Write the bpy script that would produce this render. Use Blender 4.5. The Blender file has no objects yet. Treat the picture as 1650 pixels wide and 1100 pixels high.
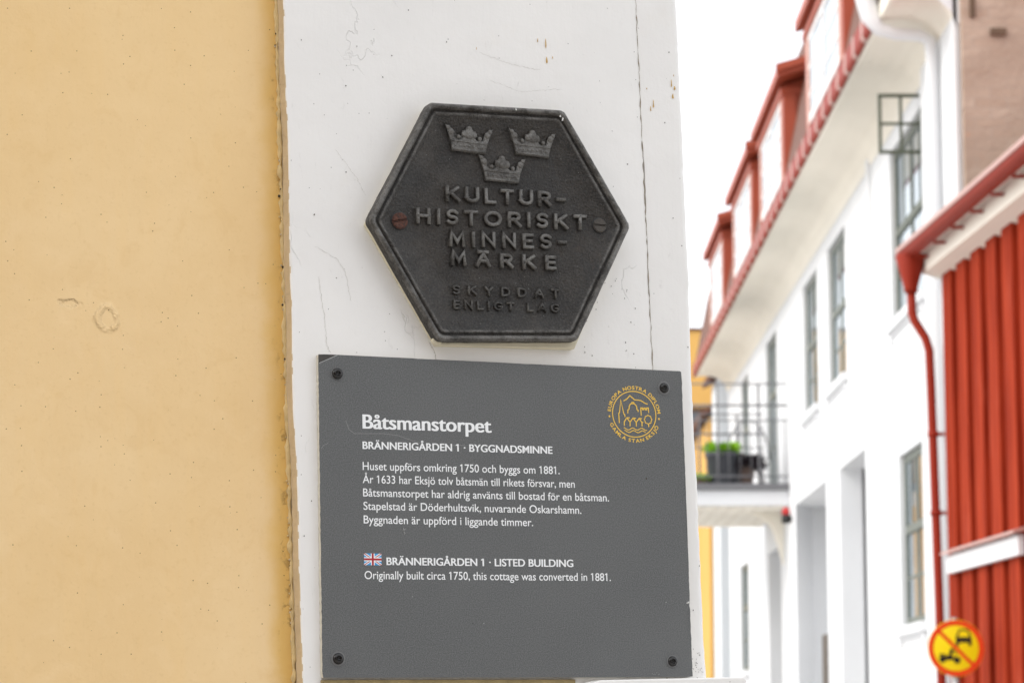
import bpy, bmesh, math, random
from mathutils import Vector, Matrix
random.seed(7)
R = math.radians
sc = bpy.context.scene
COL = sc.collection

# ------------------------------------------------------------------ camera, sky, sun, exposure
PITCH = math.atan(635 / 4450.0)
cam_d = bpy.data.cameras.new("camera")
cam = bpy.data.objects.new("camera", cam_d)
COL.objects.link(cam)
cam.location = (0, 0, 1.6)
cam.rotation_euler = (math.pi / 2 + PITCH, 0, 0)
cam_d.sensor_width = 36.0
cam_d.lens = 4450 * 36.0 / 1650
cam_d.clip_start = 0.05
cam_d.clip_end = 2000
cam_d.dof.use_dof = True
cam_d.dof.focus_distance = 2.36
cam_d.dof.aperture_fstop = 19
sc.camera = cam

SUN_DIR = Vector((-0.76, -0.22, 0.62)).normalized()      # towards the sun
elev = math.asin(SUN_DIR.z)
azim = math.atan2(SUN_DIR.x, SUN_DIR.y)
w = bpy.data.worlds.new("World")
sc.world = w
w.use_nodes = True
nt = w.node_tree
nt.nodes.clear()
wo = nt.nodes.new("ShaderNodeOutputWorld")
bg = nt.nodes.new("ShaderNodeBackground")
bg.inputs["Strength"].default_value = 0.125
sky = nt.nodes.new("ShaderNodeTexSky")
sky.sky_type = 'NISHITA'
sky.sun_disc = False
sky.sun_elevation = elev
sky.sun_rotation = azim
sky.air_density = 1.0
sky.dust_density = 3.0
# thin bright cloud veil over the blue
tc = nt.nodes.new("ShaderNodeTexCoord")
cn = nt.nodes.new("ShaderNodeTexNoise")
cn.inputs["Scale"].default_value = 2.2
cn.inputs["Detail"].default_value = 6
cr = nt.nodes.new("ShaderNodeMapRange")
cr.inputs["From Min"].default_value = 0.25
cr.inputs["From Max"].default_value = 0.75
cr.inputs["To Min"].default_value = 0.62
cr.inputs["To Max"].default_value = 0.95
mx = nt.nodes.new("ShaderNodeMix")
mx.data_type = 'RGBA'
nt.links.new(tc.outputs["Generated"], cn.inputs["Vector"])
nt.links.new(cn.outputs["Fac"], cr.inputs["Value"])
nt.links.new(cr.outputs["Result"], mx.inputs["Factor"])
nt.links.new(sky.outputs["Color"], mx.inputs["A"])
mx.inputs["B"].default_value = (8.6, 8.75, 8.9, 1)
nt.links.new(mx.outputs["Result"], bg.inputs["Color"])
nt.links.new(bg.outputs["Background"], wo.inputs["Surface"])

sun_d = bpy.data.lights.new("sun", 'SUN')
sun_d.energy = 0.9
sun_d.angle = R(24)
sun_d.color = (1.0, 0.95, 0.88)
sun = bpy.data.objects.new("sun", sun_d)
sun.rotation_euler = SUN_DIR.to_track_quat('Z', 'Y').to_euler()
sun.location = (-10, -8, 14)
COL.objects.link(sun)

sc.view_settings.view_transform = 'Standard'
sc.view_settings.look = 'None'
sc.view_settings.exposure = 0.86
sc.view_settings.gamma = 1.0

# ------------------------------------------------------------------ material helpers
class N:
    """small wrapper round a node tree"""
    def __init__(s, name):
        s.m = bpy.data.materials.new(name)
        s.m.use_nodes = True
        s.t = s.m.node_tree
        s.b = s.t.nodes["Principled BSDF"]
        s.out = s.t.nodes["Material Output"]
        s.co = s.t.nodes.new("ShaderNodeTexCoord").outputs["Object"]
    def node(s, k, **kw):
        n = s.t.nodes.new(k)
        for a, v in kw.items():
            setattr(n, a, v)
        return n
    def link(s, a, b):
        s.t.links.new(a, b)
    def put(s, sock, v):
        if isinstance(v, bpy.types.NodeSocket):
            s.link(v, sock)
        else:
            if isinstance(v, (tuple, list)) and len(v) == 3 and sock.type == 'RGBA':
                v = (*v, 1)
            sock.default_value = v
    def scale(s, v, co=None):
        n = s.node("ShaderNodeMapping")
        n.inputs["Scale"].default_value = v
        s.link(co or s.co, n.inputs["Vector"])
        return n.outputs["Vector"]
    def noise(s, sc_, det=4, rough=0.55, co=None, dist=0.0):
        n = s.node("ShaderNodeTexNoise")
        n.inputs["Scale"].default_value = sc_
        n.inputs["Detail"].default_value = det
        n.inputs["Roughness"].default_value = rough
        n.inputs["Distortion"].default_value = dist
        s.link(co or s.co, n.inputs["Vector"])
        return n.outputs["Fac"]
    def ramp(s, v, a, b, lo=0.0, hi=1.0, smooth=True):
        n = s.node("ShaderNodeMapRange")
        n.interpolation_type = 'SMOOTHSTEP' if smooth else 'LINEAR'
        n.inputs["From Min"].default_value = a
        n.inputs["From Max"].default_value = b
        n.inputs["To Min"].default_value = lo
        n.inputs["To Max"].default_value = hi
        s.put(n.inputs["Value"], v)
        return n.outputs["Result"]
    def math(s, op, a, b=0.0, c=0.0):
        n = s.node("ShaderNodeMath", operation=op)
        s.put(n.inputs[0], a); s.put(n.inputs[1], b); s.put(n.inputs[2], c)
        return n.outputs[0]
    def mix(s, f, a, b):
        n = s.node("ShaderNodeMix", data_type='RGBA')
        s.put(n.inputs["Factor"], f)
        s.put(n.inputs["A"], a); s.put(n.inputs["B"], b)
        return n.outputs["Result"]
    def xyz(s, co=None):
        n = s.node("ShaderNodeSeparateXYZ")
        s.link(co or s.co, n.inputs[0])
        return n.outputs
    def specks(s, scl, r, keep, co=None):
        n = s.node("ShaderNodeTexVoronoi")
        n.inputs["Scale"].default_value = scl
        s.link(co or s.co, n.inputs["Vector"])
        c = s.node("ShaderNodeSeparateColor")
        s.link(n.outputs["Color"], c.inputs[0])
        k = s.math('LESS_THAN', c.outputs[0], keep)
        rr = s.math('MULTIPLY', c.outputs[1], r)
        d = s.math('LESS_THAN', n.outputs["Distance"], rr)
        return s.math('MULTIPLY', k, d)
    def dist2(s, x0, z0, sx=1.0, sz=1.0):
        o = s.xyz()
        a = s.math('MULTIPLY', s.math('SUBTRACT', o[0], x0), sx)
        b = s.math('MULTIPLY', s.math('SUBTRACT', o[2], z0), sz)
        return s.math('SQRT', s.math('ADD', s.math('MULTIPLY', a, a), s.math('MULTIPLY', b, b)))
    def bump(s, h, dist, strength=1.0):
        n = s.node("ShaderNodeBump")
        n.inputs["Strength"].default_value = strength
        n.inputs["Distance"].default_value = dist
        s.put(n.inputs["Height"], h)
        s.link(n.outputs["Normal"], s.b.inputs["Normal"])
    def fin(s, col, rough=0.6, metal=0.0, spec=0.5):
        s.put(s.b.inputs["Base Color"], col)
        s.put(s.b.inputs["Roughness"], rough)
        s.put(s.b.inputs["Metallic"], metal)
        s.put(s.b.inputs["Specular IOR Level"], spec)
        return s.m

def simple(name, c, rough=0.6, var=0.12, scl=3.0, metal=0.0, bump=0.0, spec=0.4):
    n = N(name)
    f = n.noise(scl, 5)
    a = tuple(x * (1 - var) for x in c)
    b = tuple(min(1, x * (1 + var)) for x in c)
    if bump:
        n.bump(n.noise(scl * 12, 3), bump)
    return n.fin(n.mix(f, a, b), rough, metal, spec)

HZ = 1.65           # height of the sign's bottom edge above the house base, along the wall

def m_yellow():
    n = N("yellow_paint")
    o = n.xyz()
    big = n.noise(5.0, 4)
    streak = n.noise(14, 4, co=n.scale((6.0, 6.0, 0.7)))
    col = n.mix(n.ramp(big, 0.3, 0.7), (0.80, 0.56, 0.278), (0.85, 0.62, 0.335))
    col = n.mix(n.ramp(streak, 0.45, 0.75, 0, 0.16), col, (0.85, 0.575, 0.25))
    mott = n.noise(38, 5, 0.6, dist=0.8)
    col = n.mix(n.ramp(mott, 0.5, 0.72, 0, 0.30), col, (0.87, 0.64, 0.36))
    col = n.mix(n.ramp(mott, 0.46, 0.30, 0, 0.22), col, (0.72, 0.47, 0.20))
    col = n.mix(n.ramp(n.noise(260, 3, 0.6), 0.55, 0.75, 0, 0.16), col, (0.62, 0.40, 0.17))
    # strip along the corner board that the last coat of paint did not cover
    edge = n.math('ADD', o[0], n.math('MULTIPLY', n.math('SUBTRACT', o[2], HZ), 0.0125))
    edge = n.math('ADD', edge, n.math('MULTIPLY', n.math('SUBTRACT', n.noise(30, 5), 0.5), 0.02))
    strip = n.ramp(edge, -0.044, -0.022)
    col = n.mix(n.math('MULTIPLY', strip, 0.85), col, (0.74, 0.46, 0.12))
    dirt = n.math('MULTIPLY', n.ramp(n.noise(90, 6, 0.7), 0.56, 0.68), n.ramp(edge, -0.03, -0.02))
    col = n.mix(n.math('MULTIPLY', dirt, 0.7), col, (0.42, 0.25, 0.07))
    topl = n.math('MULTIPLY', n.ramp(o[2], HZ + 0.25, HZ + 0.62), 0.25)
    col = n.mix(topl, col, (0.80, 0.54, 0.22))
    sp = n.math('MAXIMUM', n.specks(62, 0.09, 0.40), n.specks(150, 0.11, 0.32))
    col = n.mix(n.math('MULTIPLY', sp, 0.85), col, (0.16, 0.09, 0.025))
    sp = n.math('MULTIPLY', sp, n.ramp(n.noise(7, 3), 0.42, 0.60, 0.15, 1.0))
    runs = n.specks(26, 0.06, 0.16, co=n.scale((1, 1, 0.16)))
    col = n.mix(n.math('MULTIPLY', runs, 0.4), col, (0.35, 0.2, 0.06))
    # painted-over knot and dent in the wood
    wob = n.math('MULTIPLY', n.math('SUBTRACT', n.noise(85, 5, 0.6), 0.5), 0.0085)
    d = n.math('ADD', n.dist2(-0.1795, HZ + 0.3025, 1.0, 0.88), wob)
    ring = n.math('SUBTRACT', 1.0, n.ramp(n.math('ABSOLUTE', n.math('SUBTRACT', d, 0.0088)), 0.0, 0.0040))
    d2 = n.math('ADD', n.dist2(-0.2105, HZ + 0.3135, 0.55, 2.0), n.math('MULTIPLY', wob, 2.4))
    dent = n.math('SUBTRACT', 1.0, n.ramp(d2, 0.001, 0.0075))
    d3 = n.math('ADD', n.dist2(-0.215, HZ + 0.275, 1.6, 0.34), n.math('MULTIPLY', wob, 2.2))
    crease = n.math('SUBTRACT', 1.0, n.ramp(d3, 0.001, 0.011))
    h = n.math('ADD', n.math('MULTIPLY', n.math('MULTIPLY', ring, n.ramp(n.noise(95, 2), 0.30, 0.55, 0.15, 1.0)), 1.5), n.math('MULTIPLY', dent, -1.7))
    h = n.math('ADD', h, n.math('MULTIPLY', n.math('MULTIPLY', crease, n.noise(110, 4)), 0.25))
    h = n.math('ADD', h, n.math('MULTIPLY', n.noise(22, 4), 1.2))
    h = n.math('ADD', h, n.math('MULTIPLY', streak, 0.22))
    h = n.math('ADD', h, n.math('MULTIPLY', n.noise(500, 3), 0.10))
    h = n.math('ADD', h, n.math('MULTIPLY', dirt, 0.6))
    n.bump(h, 0.0011)
    return n.fin(col, n.ramp(n.noise(40), 0.3, 0.7, 0.45, 0.6), spec=0.35)

def m_white_board(name="white_board_paint", tint=(0.79, 0.775, 0.75)):
    n = N(name)
    big = n.noise(7.0, 5)
    col = n.mix(n.ramp(big, 0.3, 0.7), tint, tuple(min(1, x * 1.05) for x in tint))
    warm = n.ramp(n.noise(16, 6, 0.65), 0.55, 0.85, 0, 0.4)
    col = n.mix(warm, col, (0.75, 0.70, 0.62))
    smear = n.ramp(n.noise(120, 5, 0.7, co=n.scale((1, 1, 0.35)), dist=0.6), 0.62, 0.78, 0, 0.30)
    col = n.mix(smear, col, (0.45, 0.43, 0.40))
    sp = n.math('MAXIMUM', n.specks(70, 0.055, 0.5), n.specks(190, 0.08, 0.32))
    col = n.mix(n.math('MULTIPLY', sp, 0.85), col, (0.10, 0.085, 0.07))
    oc = n.specks(48, 0.045, 0.10, co=n.scale((1.6, 1, 0.5)))
    col = n.mix(n.math('MULTIPLY', oc, 0.8), col, (0.55, 0.33, 0.09))
    # fine cracks where the paint follows the grain
    v = n.node("ShaderNodeTexVoronoi", feature='DISTANCE_TO_EDGE')
    v.inputs["Scale"].default_value = 24
    wv = n.node("ShaderNodeMix", data_type='VECTOR')
    wv.inputs["Factor"].default_value = 0.06
    tn = n.node("ShaderNodeTexNoise"); tn.inputs["Scale"].default_value = 30; tn.inputs["Detail"].default_value = 5
    n.link(n.scale((1, 1, 0.6)), tn.inputs["Vector"])
    n.link(n.scale((1, 1, 0.6)), wv.inputs["A"]); n.link(tn.outputs["Color"], wv.inputs["B"])
    n.link(wv.outputs["Result"], v.inputs["Vector"])
    crack = n.math('MULTIPLY', n.math('SUBTRACT', 1.0, n.ramp(v.outputs["Distance"], 0.0, 0.010)),
                   n.ramp(n.noise(9, 3), 0.55, 0.66))
    col = n.mix(n.math('MULTIPLY', crack, 0.05), col, (0.36, 0.33, 0.28))
    h = n.math('ADD', n.math('MULTIPLY', n.noise(26, 4), 1.0), n.math('MULTIPLY', n.noise(420, 3), 0.12))
    h = n.math('ADD', h, n.math('MULTIPLY', n.noise(60, 4, co=n.scale((3, 3, 0.3))), 0.15))
    h = n.math('SUBTRACT', h, n.math('MULTIPLY', crack, 0.5))
    n.bump(h, 0.0009)
    return n.fin(col, n.ramp(n.noise(30), 0.3, 0.7, 0.42, 0.58), spec=0.35)

def m_iron():
    n = N("cast_iron")
    big = n.noise(28, 5, 0.6)
    col = n.mix(n.ramp(big, 0.35, 0.7), (0.011, 0.0092, 0.0075), (0.032, 0.026, 0.020))
    col = n.mix(n.ramp(n.noise(60, 5, 0.7), 0.6, 0.75, 0, 0.5), col, (0.07, 0.05, 0.035))
    grain = n.noise(560, 3, 0.6)
    col = n.mix(n.ramp(grain, 0.5, 0.68, 0, 0.5), col, (0.07, 0.062, 0.053))
    col = n.mix(n.ramp(grain, 0.48, 0.34, 0, 0.8), col, (0.006, 0.005, 0.004))
    col = n.mix(n.math('MULTIPLY', n.specks(230, 0.10, 0.16), 0.55), col, (0.42, 0.42, 0.40))
    geo = n.node("ShaderNodeNewGeometry")
    wear = n.math('MULTIPLY', n.ramp(geo.outputs["Pointiness"], 0.52, 0.60), n.ramp(n.noise(150, 4), 0.4, 0.7))
    col = n.mix(n.math('MULTIPLY', wear, 0.45), col, (0.16, 0.15, 0.13))
    oy = n.xyz()[1]
    proud = n.math('MULTIPLY', n.ramp(oy, -0.0160, -0.0172), n.ramp(n.noise(70, 6, 0.7), 0.34, 0.62, 0.15, 1.0))
    col = n.mix(n.math('MULTIPLY', proud, 0.8), col, (0.135, 0.127, 0.114))
    h = n.math('ADD', n.math('MULTIPLY', n.noise(420, 4, 0.65), 0.8), n.math('MULTIPLY', n.noise(90, 4), 1.2))
    n.bump(h, 0.0022)
    n.b.inputs['Coat Weight'].default_value = 0.14
    n.b.inputs['Coat Roughness'].default_value = 0.22
    return n.fin(col, n.math('SUBTRACT', n.ramp(n.noise(120, 4), 0.3, 0.7, 0.32, 0.52), n.math('MULTIPLY', proud, 0.12)), 0.0, n.math('ADD', 0.38, n.math('MULTIPLY', proud, 0.35)))

def m_rust():
    n = N("rusted_iron")
    f = n.noise(260, 6, 0.7)
    col = n.mix(n.ramp(f, 0.35, 0.65), (0.030, 0.012, 0.008), (0.105, 0.034, 0.018))
    n.bump(n.noise(500, 5), 0.0012)
    return n.fin(col, 0.75)

def m_sign():
    n = N("sign_laminate")
    g = n.noise(1000, 2, 0.6)
    col = n.mix(n.ramp(g, 0.3, 0.7), (0.074, 0.078, 0.079), (0.148, 0.151, 0.150))
    col = n.mix(n.ramp(n.noise(9, 4), 0.3, 0.7, 0.0, 0.22), col, (0.155, 0.158, 0.155))
    col = n.mix(n.math('MULTIPLY', n.specks(75, 0.035, 0.35), 0.9), col, (0.75, 0.75, 0.73))
    col = n.mix(n.math('MULTIPLY', n.specks(52, 0.04, 0.10), 0.8), col, (0.02, 0.02, 0.02))
    n.bump(n.noise(1700, 3), 0.00022)
    return n.fin(col, 0.5, spec=0.4)

M = {}
M['yellow'] = m_yellow()
M['board'] = m_white_board()
M['iron'] = m_iron()
M['rust'] = m_rust()
M['sign'] = m_sign()
M['beige'] = simple('beige_edge_paint', (0.57, 0.45, 0.29), 0.6, 0.22, 60, bump=0.001)
M['crust'] = simple('crusted_paint', (0.70, 0.52, 0.25), 0.7, 0.35, 130, bump=0.001)
M['crack'] = simple('crack_dirt', (0.27, 0.23, 0.175), 0.9, 0.4, 120)
M['hair'] = simple('hairline_crack', (0.40, 0.37, 0.32), 0.9, 0.4, 120)
M['ochre'] = simple('ochre_paint_drip', (0.55, 0.34, 0.09), 0.5, 0.25, 200)
M['darkspot'] = simple('dark_spot', (0.05, 0.035, 0.02), 0.8, 0.3, 300)
M['oldwood'] = simple('weathered_wood', (0.33, 0.25, 0.12), 0.85, 0.5, 90, bump=0.001)
M['cream'] = simple('cream_backing_paint', (0.66, 0.60, 0.45), 0.6, 0.16, 60, bump=0.0006)
M['core'] = simple('laminate_core', (0.62, 0.58, 0.49), 0.7, 0.25, 300, bump=0.0004)
M['signink'] = simple('white_print', (0.86, 0.87, 0.87), 0.5, 0.03, 200)
M['gold'] = simple('gold_print', (0.86, 0.55, 0.085), 0.5, 0.06, 300)
M['flagblue'] = simple('flag_blue', (0.055, 0.33, 0.66), 0.5, 0.04, 300)
M['flagred'] = simple('flag_red', (0.40, 0.02, 0.03), 0.5, 0.05, 300)
M['screw'] = simple('black_screw', (0.007, 0.006, 0.005), 0.25, 0.2, 300, metal=0.0, spec=0.5)
M['darkiron'] = simple('dark_screw_iron', (0.062, 0.052, 0.042), 0.42, 0.4, 400, spec=0.5, bump=0.0006)
M['washer'] = simple('pale_washer', (0.17, 0.17, 0.17), 0.5, 0.1, 300)
M['patch'] = simple('worn_corner', (0.055, 0.05, 0.043), 0.6, 0.3, 200, bump=0.0003)
M['scuff'] = simple('white_scuff', (0.36, 0.365, 0.36), 0.7, 0.3, 900)
M['chip'] = simple('white_chip', (0.78, 0.78, 0.76), 0.7, 0.2, 900)

def m_plaster(name, c):
    n = N(name)
    f = n.noise(0.9, 5)
    col = n.mix(n.ramp(f, 0.3, 0.7), tuple(x * 0.97 for x in c), tuple(min(1, x * 1.02) for x in c))
    col = n.mix(n.ramp(n.noise(2.0, 5, co=n.scale((1, 1, 0.15))), 0.6, 0.85, 0, 0.18), col, tuple(x * 0.75 for x in c))
    n.bump(n.noise(30, 4), 0.004)
    return n.fin(col, 0.8, spec=0.2)

M['plaster'] = m_plaster('white_plaster', (0.745, 0.755, 0.77))
M['soffit'] = m_plaster('cream_cove', (0.90, 0.85, 0.75))
M['farplaster'] = m_plaster('pale_grey_plaster', (0.70, 0.73, 0.75))
M['faryellow'] = m_plaster('ochre_plaster', (0.72, 0.43, 0.13))
M['redmetal'] = simple('red_sheet_metal', (0.29, 0.027, 0.011), 0.55, 0.16, 4, spec=0.2)
M['dormer'] = simple('red_dormer_paint', (0.42, 0.085, 0.042), 0.5, 0.14, 3)
M['tile'] = simple('brown_roof_tile', (0.17, 0.075, 0.05), 0.7, 0.35, 5, bump=0.01)
M['pale'] = simple('pale_strap_and_highlight', (0.52, 0.32, 0.28), 0.5, 0.1, 3)
M['winwhite'] = simple('white_window_paint', (0.80, 0.77, 0.76), 0.5, 0.05, 3)
M['winpink'] = simple('pale_pink_paint', (0.72, 0.45, 0.37), 0.5, 0.08, 3)
M['wingreen'] = simple('grey_green_paint', (0.075, 0.085, 0.055), 0.5, 0.15, 4)
M['wingrey'] = simple('grey_window_paint', (0.13, 0.145, 0.12), 0.5, 0.12, 4)
M['steel'] = simple('dark_railing', (0.16, 0.16, 0.17), 0.5, 0.1, 5)
M['tub'] = simple('dark_grey_tub', (0.065, 0.068, 0.078), 0.55, 0.2, 6)
M['clay'] = simple('brown_clay', (0.17, 0.12, 0.10), 0.8, 0.2, 8)
M['leaf'] = simple('bright_green_leaf', (0.33, 0.60, 0.03), 0.5, 0.3, 14)
M['darkleaf'] = simple('dark_purple_leaf', (0.035, 0.022, 0.03), 0.5, 0.3, 14)
M['wood'] = simple('brown_wood', (0.12, 0.07, 0.04), 0.6, 0.3, 6)
M['signyellow'] = simple('traffic_yellow', (0.95, 0.79, 0.006), 0.35, 0.03, 6)
M['signred'] = simple('traffic_red', (0.80, 0.06, 0.01), 0.35, 0.04, 6)
M['black'] = simple('traffic_black', (0.012, 0.012, 0.012), 0.4, 0.1, 6)
M['galv'] = simple('galvanised_steel', (0.42, 0.43, 0.44), 0.45, 0.15, 12, metal=0.6)
M['redlamp'] = simple('red_plastic', (0.5, 0.02, 0.02), 0.3, 0.1, 6)
M['curtain'] = simple('pale_curtain', (0.55, 0.53, 0.48), 0.9, 0.12, 3)

def m_redwood():
    n = N("falu_red_wood")
    st = n.noise(4, 5, co=n.scale((3, 3, 0.25)))
    col = n.mix(n.ramp(st, 0.3, 0.7), (0.23, 0.023, 0.009), (0.37, 0.047, 0.018))
    fade = n.ramp(n.noise(2.6, 5, 0.65, co=n.scale((1.5, 1.5, 0.35))), 0.58, 0.78, 0, 0.6)
    col = n.mix(fade, col, (0.52, 0.11, 0.065))
    n.bump(n.noise(40, 4, co=n.scale((3, 3, 0.2))), 0.004)
    return n.fin(col, 0.85, spec=0.05)
M['redwood'] = m_redwood()

def m_brick():
    n = N("worn_brick")
    mp = n.node("ShaderNodeMapping")
    mp.inputs["Rotation"].default_value = (R(-90), 0, 0)
    n.link(n.co, mp.inputs["Vector"])
    b = n.node("ShaderNodeTexBrick")
    b.inputs["Scale"].default_value = 1.0
    b.inputs["Brick Width"].default_value = 0.27
    b.inputs["Row Height"].default_value = 0.085
    b.inputs["Mortar Size"].default_value = 0.006
    b.inputs["Color1"].default_value = (0.44, 0.32, 0.245, 1)
    b.inputs["Color2"].default_value = (0.50, 0.38, 0.30, 1)
    b.inputs["Mortar"].default_value = (0.42, 0.33, 0.27, 1)
    n.link(mp.outputs["Vector"], b.inputs["Vector"])
    col = n.mix(n.ramp(n.noise(2.2, 6), 0.4, 0.7, 0, 0.6), b.outputs["Color"], (0.36, 0.26, 0.20))
    col = n.mix(n.ramp(n.noise(5, 5), 0.66, 0.74, 0, 0.6), col, (0.60, 0.27, 0.15))
    col = n.mix(n.ramp(n.noise(7, 3, co=n.scale((1, 1, 2.2))), 0.71, 0.75, 0, 0.8), col, (0.10, 0.075, 0.06))
    n.bump(n.noise(25, 4), 0.01)
    return n.fin(col, 0.9, spec=0.1)
M['brick'] = m_brick()

def m_glass_dark():
    n = N("window_glass")
    f = n.noise(1.2, 3)
    n.b.inputs["IOR"].default_value = 1.9
    return n.fin(n.mix(n.ramp(f, 0.35, 0.65), (0.10, 0.14, 0.17), (0.26, 0.32, 0.36)), 0.03, spec=0.5)
M['glass'] = m_glass_dark()

def m_glass_clear():
    n = N("clear_glass")
    tr = n.node("ShaderNodeBsdfTransparent")
    gl = n.node("ShaderNodeBsdfGlossy"); gl.inputs["Roughness"].default_value = 0.02
    fr = n.node("ShaderNodeFresnel"); fr.inputs["IOR"].default_value = 1.5
    ms = n.node("ShaderNodeMixShader")
    n.link(fr.outputs[0], ms.inputs[0]); n.link(tr.outputs[0], ms.inputs[1]); n.link(gl.outputs[0], ms.inputs[2])
    n.link(ms.outputs[0], n.out.inputs["Surface"])
    return n.m
M['clear'] = m_glass_clear()

def m_ground():
    n = N("cobbled_street")
    v = n.node("ShaderNodeTexVoronoi"); v.inputs["Scale"].default_value = 8
    n.link(n.co, v.inputs["Vector"])
    col = n.mix(n.ramp(v.outputs["Distance"], 0.3, 0.6), (0.55, 0.54, 0.52), (0.34, 0.33, 0.32))
    col = n.mix(n.ramp(n.noise(0.7, 5), 0.3, 0.7, 0, 0.5), col, (0.52, 0.51, 0.49))
    n.bump(n.math('SUBTRACT', 1.0, v.outputs["Distance"]), 0.02)
    return n.fin(col, 0.85, spec=0.2)
M['ground'] = m_ground()

# ------------------------------------------------------------------ mesh helpers
class MB:
    def __init__(s):
        s.v = []; s.f = []; s.fm = []; s.sm = []
    def add(s, vs, fs, mi=0, smooth=False):
        o = len(s.v)
        s.v += [tuple(v) for v in vs]
        for f in fs:
            s.f.append([i + o for i in f]); s.fm.append(mi); s.sm.append(smooth)
    def box(s, a, b, mi=0):
        (x0, y0, z0), (x1, y1, z1) = a, b
        vs = [(x0,y0,z0),(x1,y0,z0),(x1,y1,z0),(x0,y1,z0),(x0,y0,z1),(x1,y0,z1),(x1,y1,z1),(x0,y1,z1)]
        s.add(vs, [(0,3,2,1),(4,5,6,7),(0,1,5,4),(1,2,6,5),(2,3,7,6),(3,0,4,7)], mi)
    def prism(s, poly, axis, a, b, mi=0, smooth=False):
        """poly: 2-D outline; axis: which axis is extruded from a to b"""
        def P(p, t):
            if axis == 1: return (p[0], t, p[1])
            if axis == 0: return (t, p[0], p[1])
            return (p[0], p[1], t)
        n = len(poly)
        vs = [P(p, a) for p in poly] + [P(p, b) for p in poly]
        fs = [tuple(range(n)), tuple(range(2*n-1, n-1, -1))]
        s.add(vs, fs, mi)
        o = len(s.v) - 2*n
        for i in range(n):
            j = (i+1) % n
            s.f.append([o+i, o+n+i, o+n+j, o+j]); s.fm.append(mi); s.sm.append(smooth)
    def tube(s, pts, r, seg=10, mi=0, caps=True, flat=1.0):
        pts = [Vector(p) for p in pts]
        rs = r if isinstance(r, (list, tuple)) else [r]*len(pts)
        rings = []
        up = None
        for i, p in enumerate(pts):
            d = (pts[min(i+1, len(pts)-1)] - pts[max(i-1, 0)]).normalized()
            if up is None:
                up = Vector((0,0,1)) if abs(d.z) < 0.9 else Vector((0,1,0))
            a = d.cross(up).normalized(); b = a.cross(d).normalized(); up = b
            rings.append([p + (a*math.cos(2*math.pi*k/seg) + b*math.sin(2*math.pi*k/seg))*rs[i] for k in range(seg)])
        vs = [q for ring in rings for q in ring]
        fs = []
        for i in range(len(pts)-1):
            for k in range(seg):
                k2 = (k+1) % seg
                fs.append((i*seg+k, i*seg+k2, (i+1)*seg+k2, (i+1)*seg+k))
        s.add(vs, fs, mi, True)
        if caps:
            o = len(s.v) - len(vs)
            s.f.append([o+k for k in range(seg)][::-1]); s.fm.append(mi); s.sm.append(False)
            s.f.append([o+(len(pts)-1)*seg+k for k in range(seg)]); s.fm.append(mi); s.sm.append(False)
    def lathe(s, prof, c, axis='y', seg=24, mi=0, smooth=True):
        """prof: (radius, height along axis)"""
        vs = []; fs = []
        for r, h in prof:
            for k in range(seg):
                t = 2*math.pi*k/seg
                a, b = r*math.cos(t), r*math.sin(t)
                if axis == 'y': vs.append((c[0]+a, c[1]+h, c[2]+b))
                else: vs.append((c[0]+a, c[1]+b, c[2]+h))
        for i in range(len(prof)-1):
            for k in range(seg):
                k2 = (k+1) % seg
                fs.append((i*seg+k, i*seg+k2, (i+1)*seg+k2, (i+1)*seg+k))
        fs.append(tuple(range(seg))); fs.append(tuple((len(prof)-1)*seg+k for k in range(seg)))
        s.add(vs, fs, mi, smooth)
    def ball(s, c, r, seg=12, mi=0, sy=1.0):
        prof = []
        vs = []; fs = []
        for i in range(seg//2+1):
            t = math.pi*i/(seg//2)
            for k in range(seg):
                p = 2*math.pi*k/seg
                vs.append((c[0]+r*math.sin(t)*math.cos(p), c[1]+r*sy*math.sin(t)*math.sin(p), c[2]+r*math.cos(t)))
        for i in range(seg//2):
            for k in range(seg):
                k2 = (k+1) % seg
                fs.append((i*seg+k, (i+1)*seg+k, (i+1)*seg+k2, i*seg+k2))
        s.add(vs, fs, mi, True)
    def ribbon(s, pts, width, y, mi=0, closed=False):
        """flat line of the given width lying in the plane y (points are x, z)"""
        P = [Vector(p) for p in pts]
        n = len(P)
        L = []; Rr = []
        for i in range(n):
            if closed:
                a, b = P[(i-1) % n], P[(i+1) % n]
            else:
                a, b = P[max(i-1, 0)], P[min(i+1, n-1)]
            d1 = (P[i]-a).normalized() if (P[i]-a).length > 1e-9 else (b-P[i]).normalized()
            d2 = (b-P[i]).normalized() if (b-P[i]).length > 1e-9 else d1
            n1 = Vector((-d1.y, d1.x)); n2 = Vector((-d2.y, d2.x))
            m = n1+n2
            m = m.normalized() if m.length > 1e-6 else n1
            k = max(0.45, m.dot(n1))
            w_ = width[i] if isinstance(width, (list, tuple)) else width
            L.append(P[i]+m*(w_/2/k)); Rr.append(P[i]-m*(w_/2/k))
        vs = [(p.x, y, p.y) for p in L] + [(p.x, y, p.y) for p in Rr]
        fs = []
        for i in range(n if closed else n-1):
            j = (i+1) % n
            fs.append((i, j, n+j, n+i))
        s.add(vs, fs, mi)
    def build(s, name, mats, parent=None, off=(0,0,0), bevel=0.0, seg=2):
        me = bpy.data.meshes.new(name)
        me.from_pydata([(v[0]-off[0], v[1]-off[1], v[2]-off[2]) for v in s.v], [], s.f)
        if not isinstance(mats, (list, tuple)): mats = [mats]
        for m in mats: me.materials.append(m)
        for p, mi, smv in zip(me.polygons, s.fm, s.sm):
            p.material_index = mi; p.use_smooth = smv
        me.update()
        bm = bmesh.new(); bm.from_mesh(me)
        bmesh.ops.recalc_face_normals(bm, faces=bm.faces)
        bm.to_mesh(me); bm.free()
        o = bpy.data.objects.new(name, me)
        COL.objects.link(o)
        if parent: o.parent = parent
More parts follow.
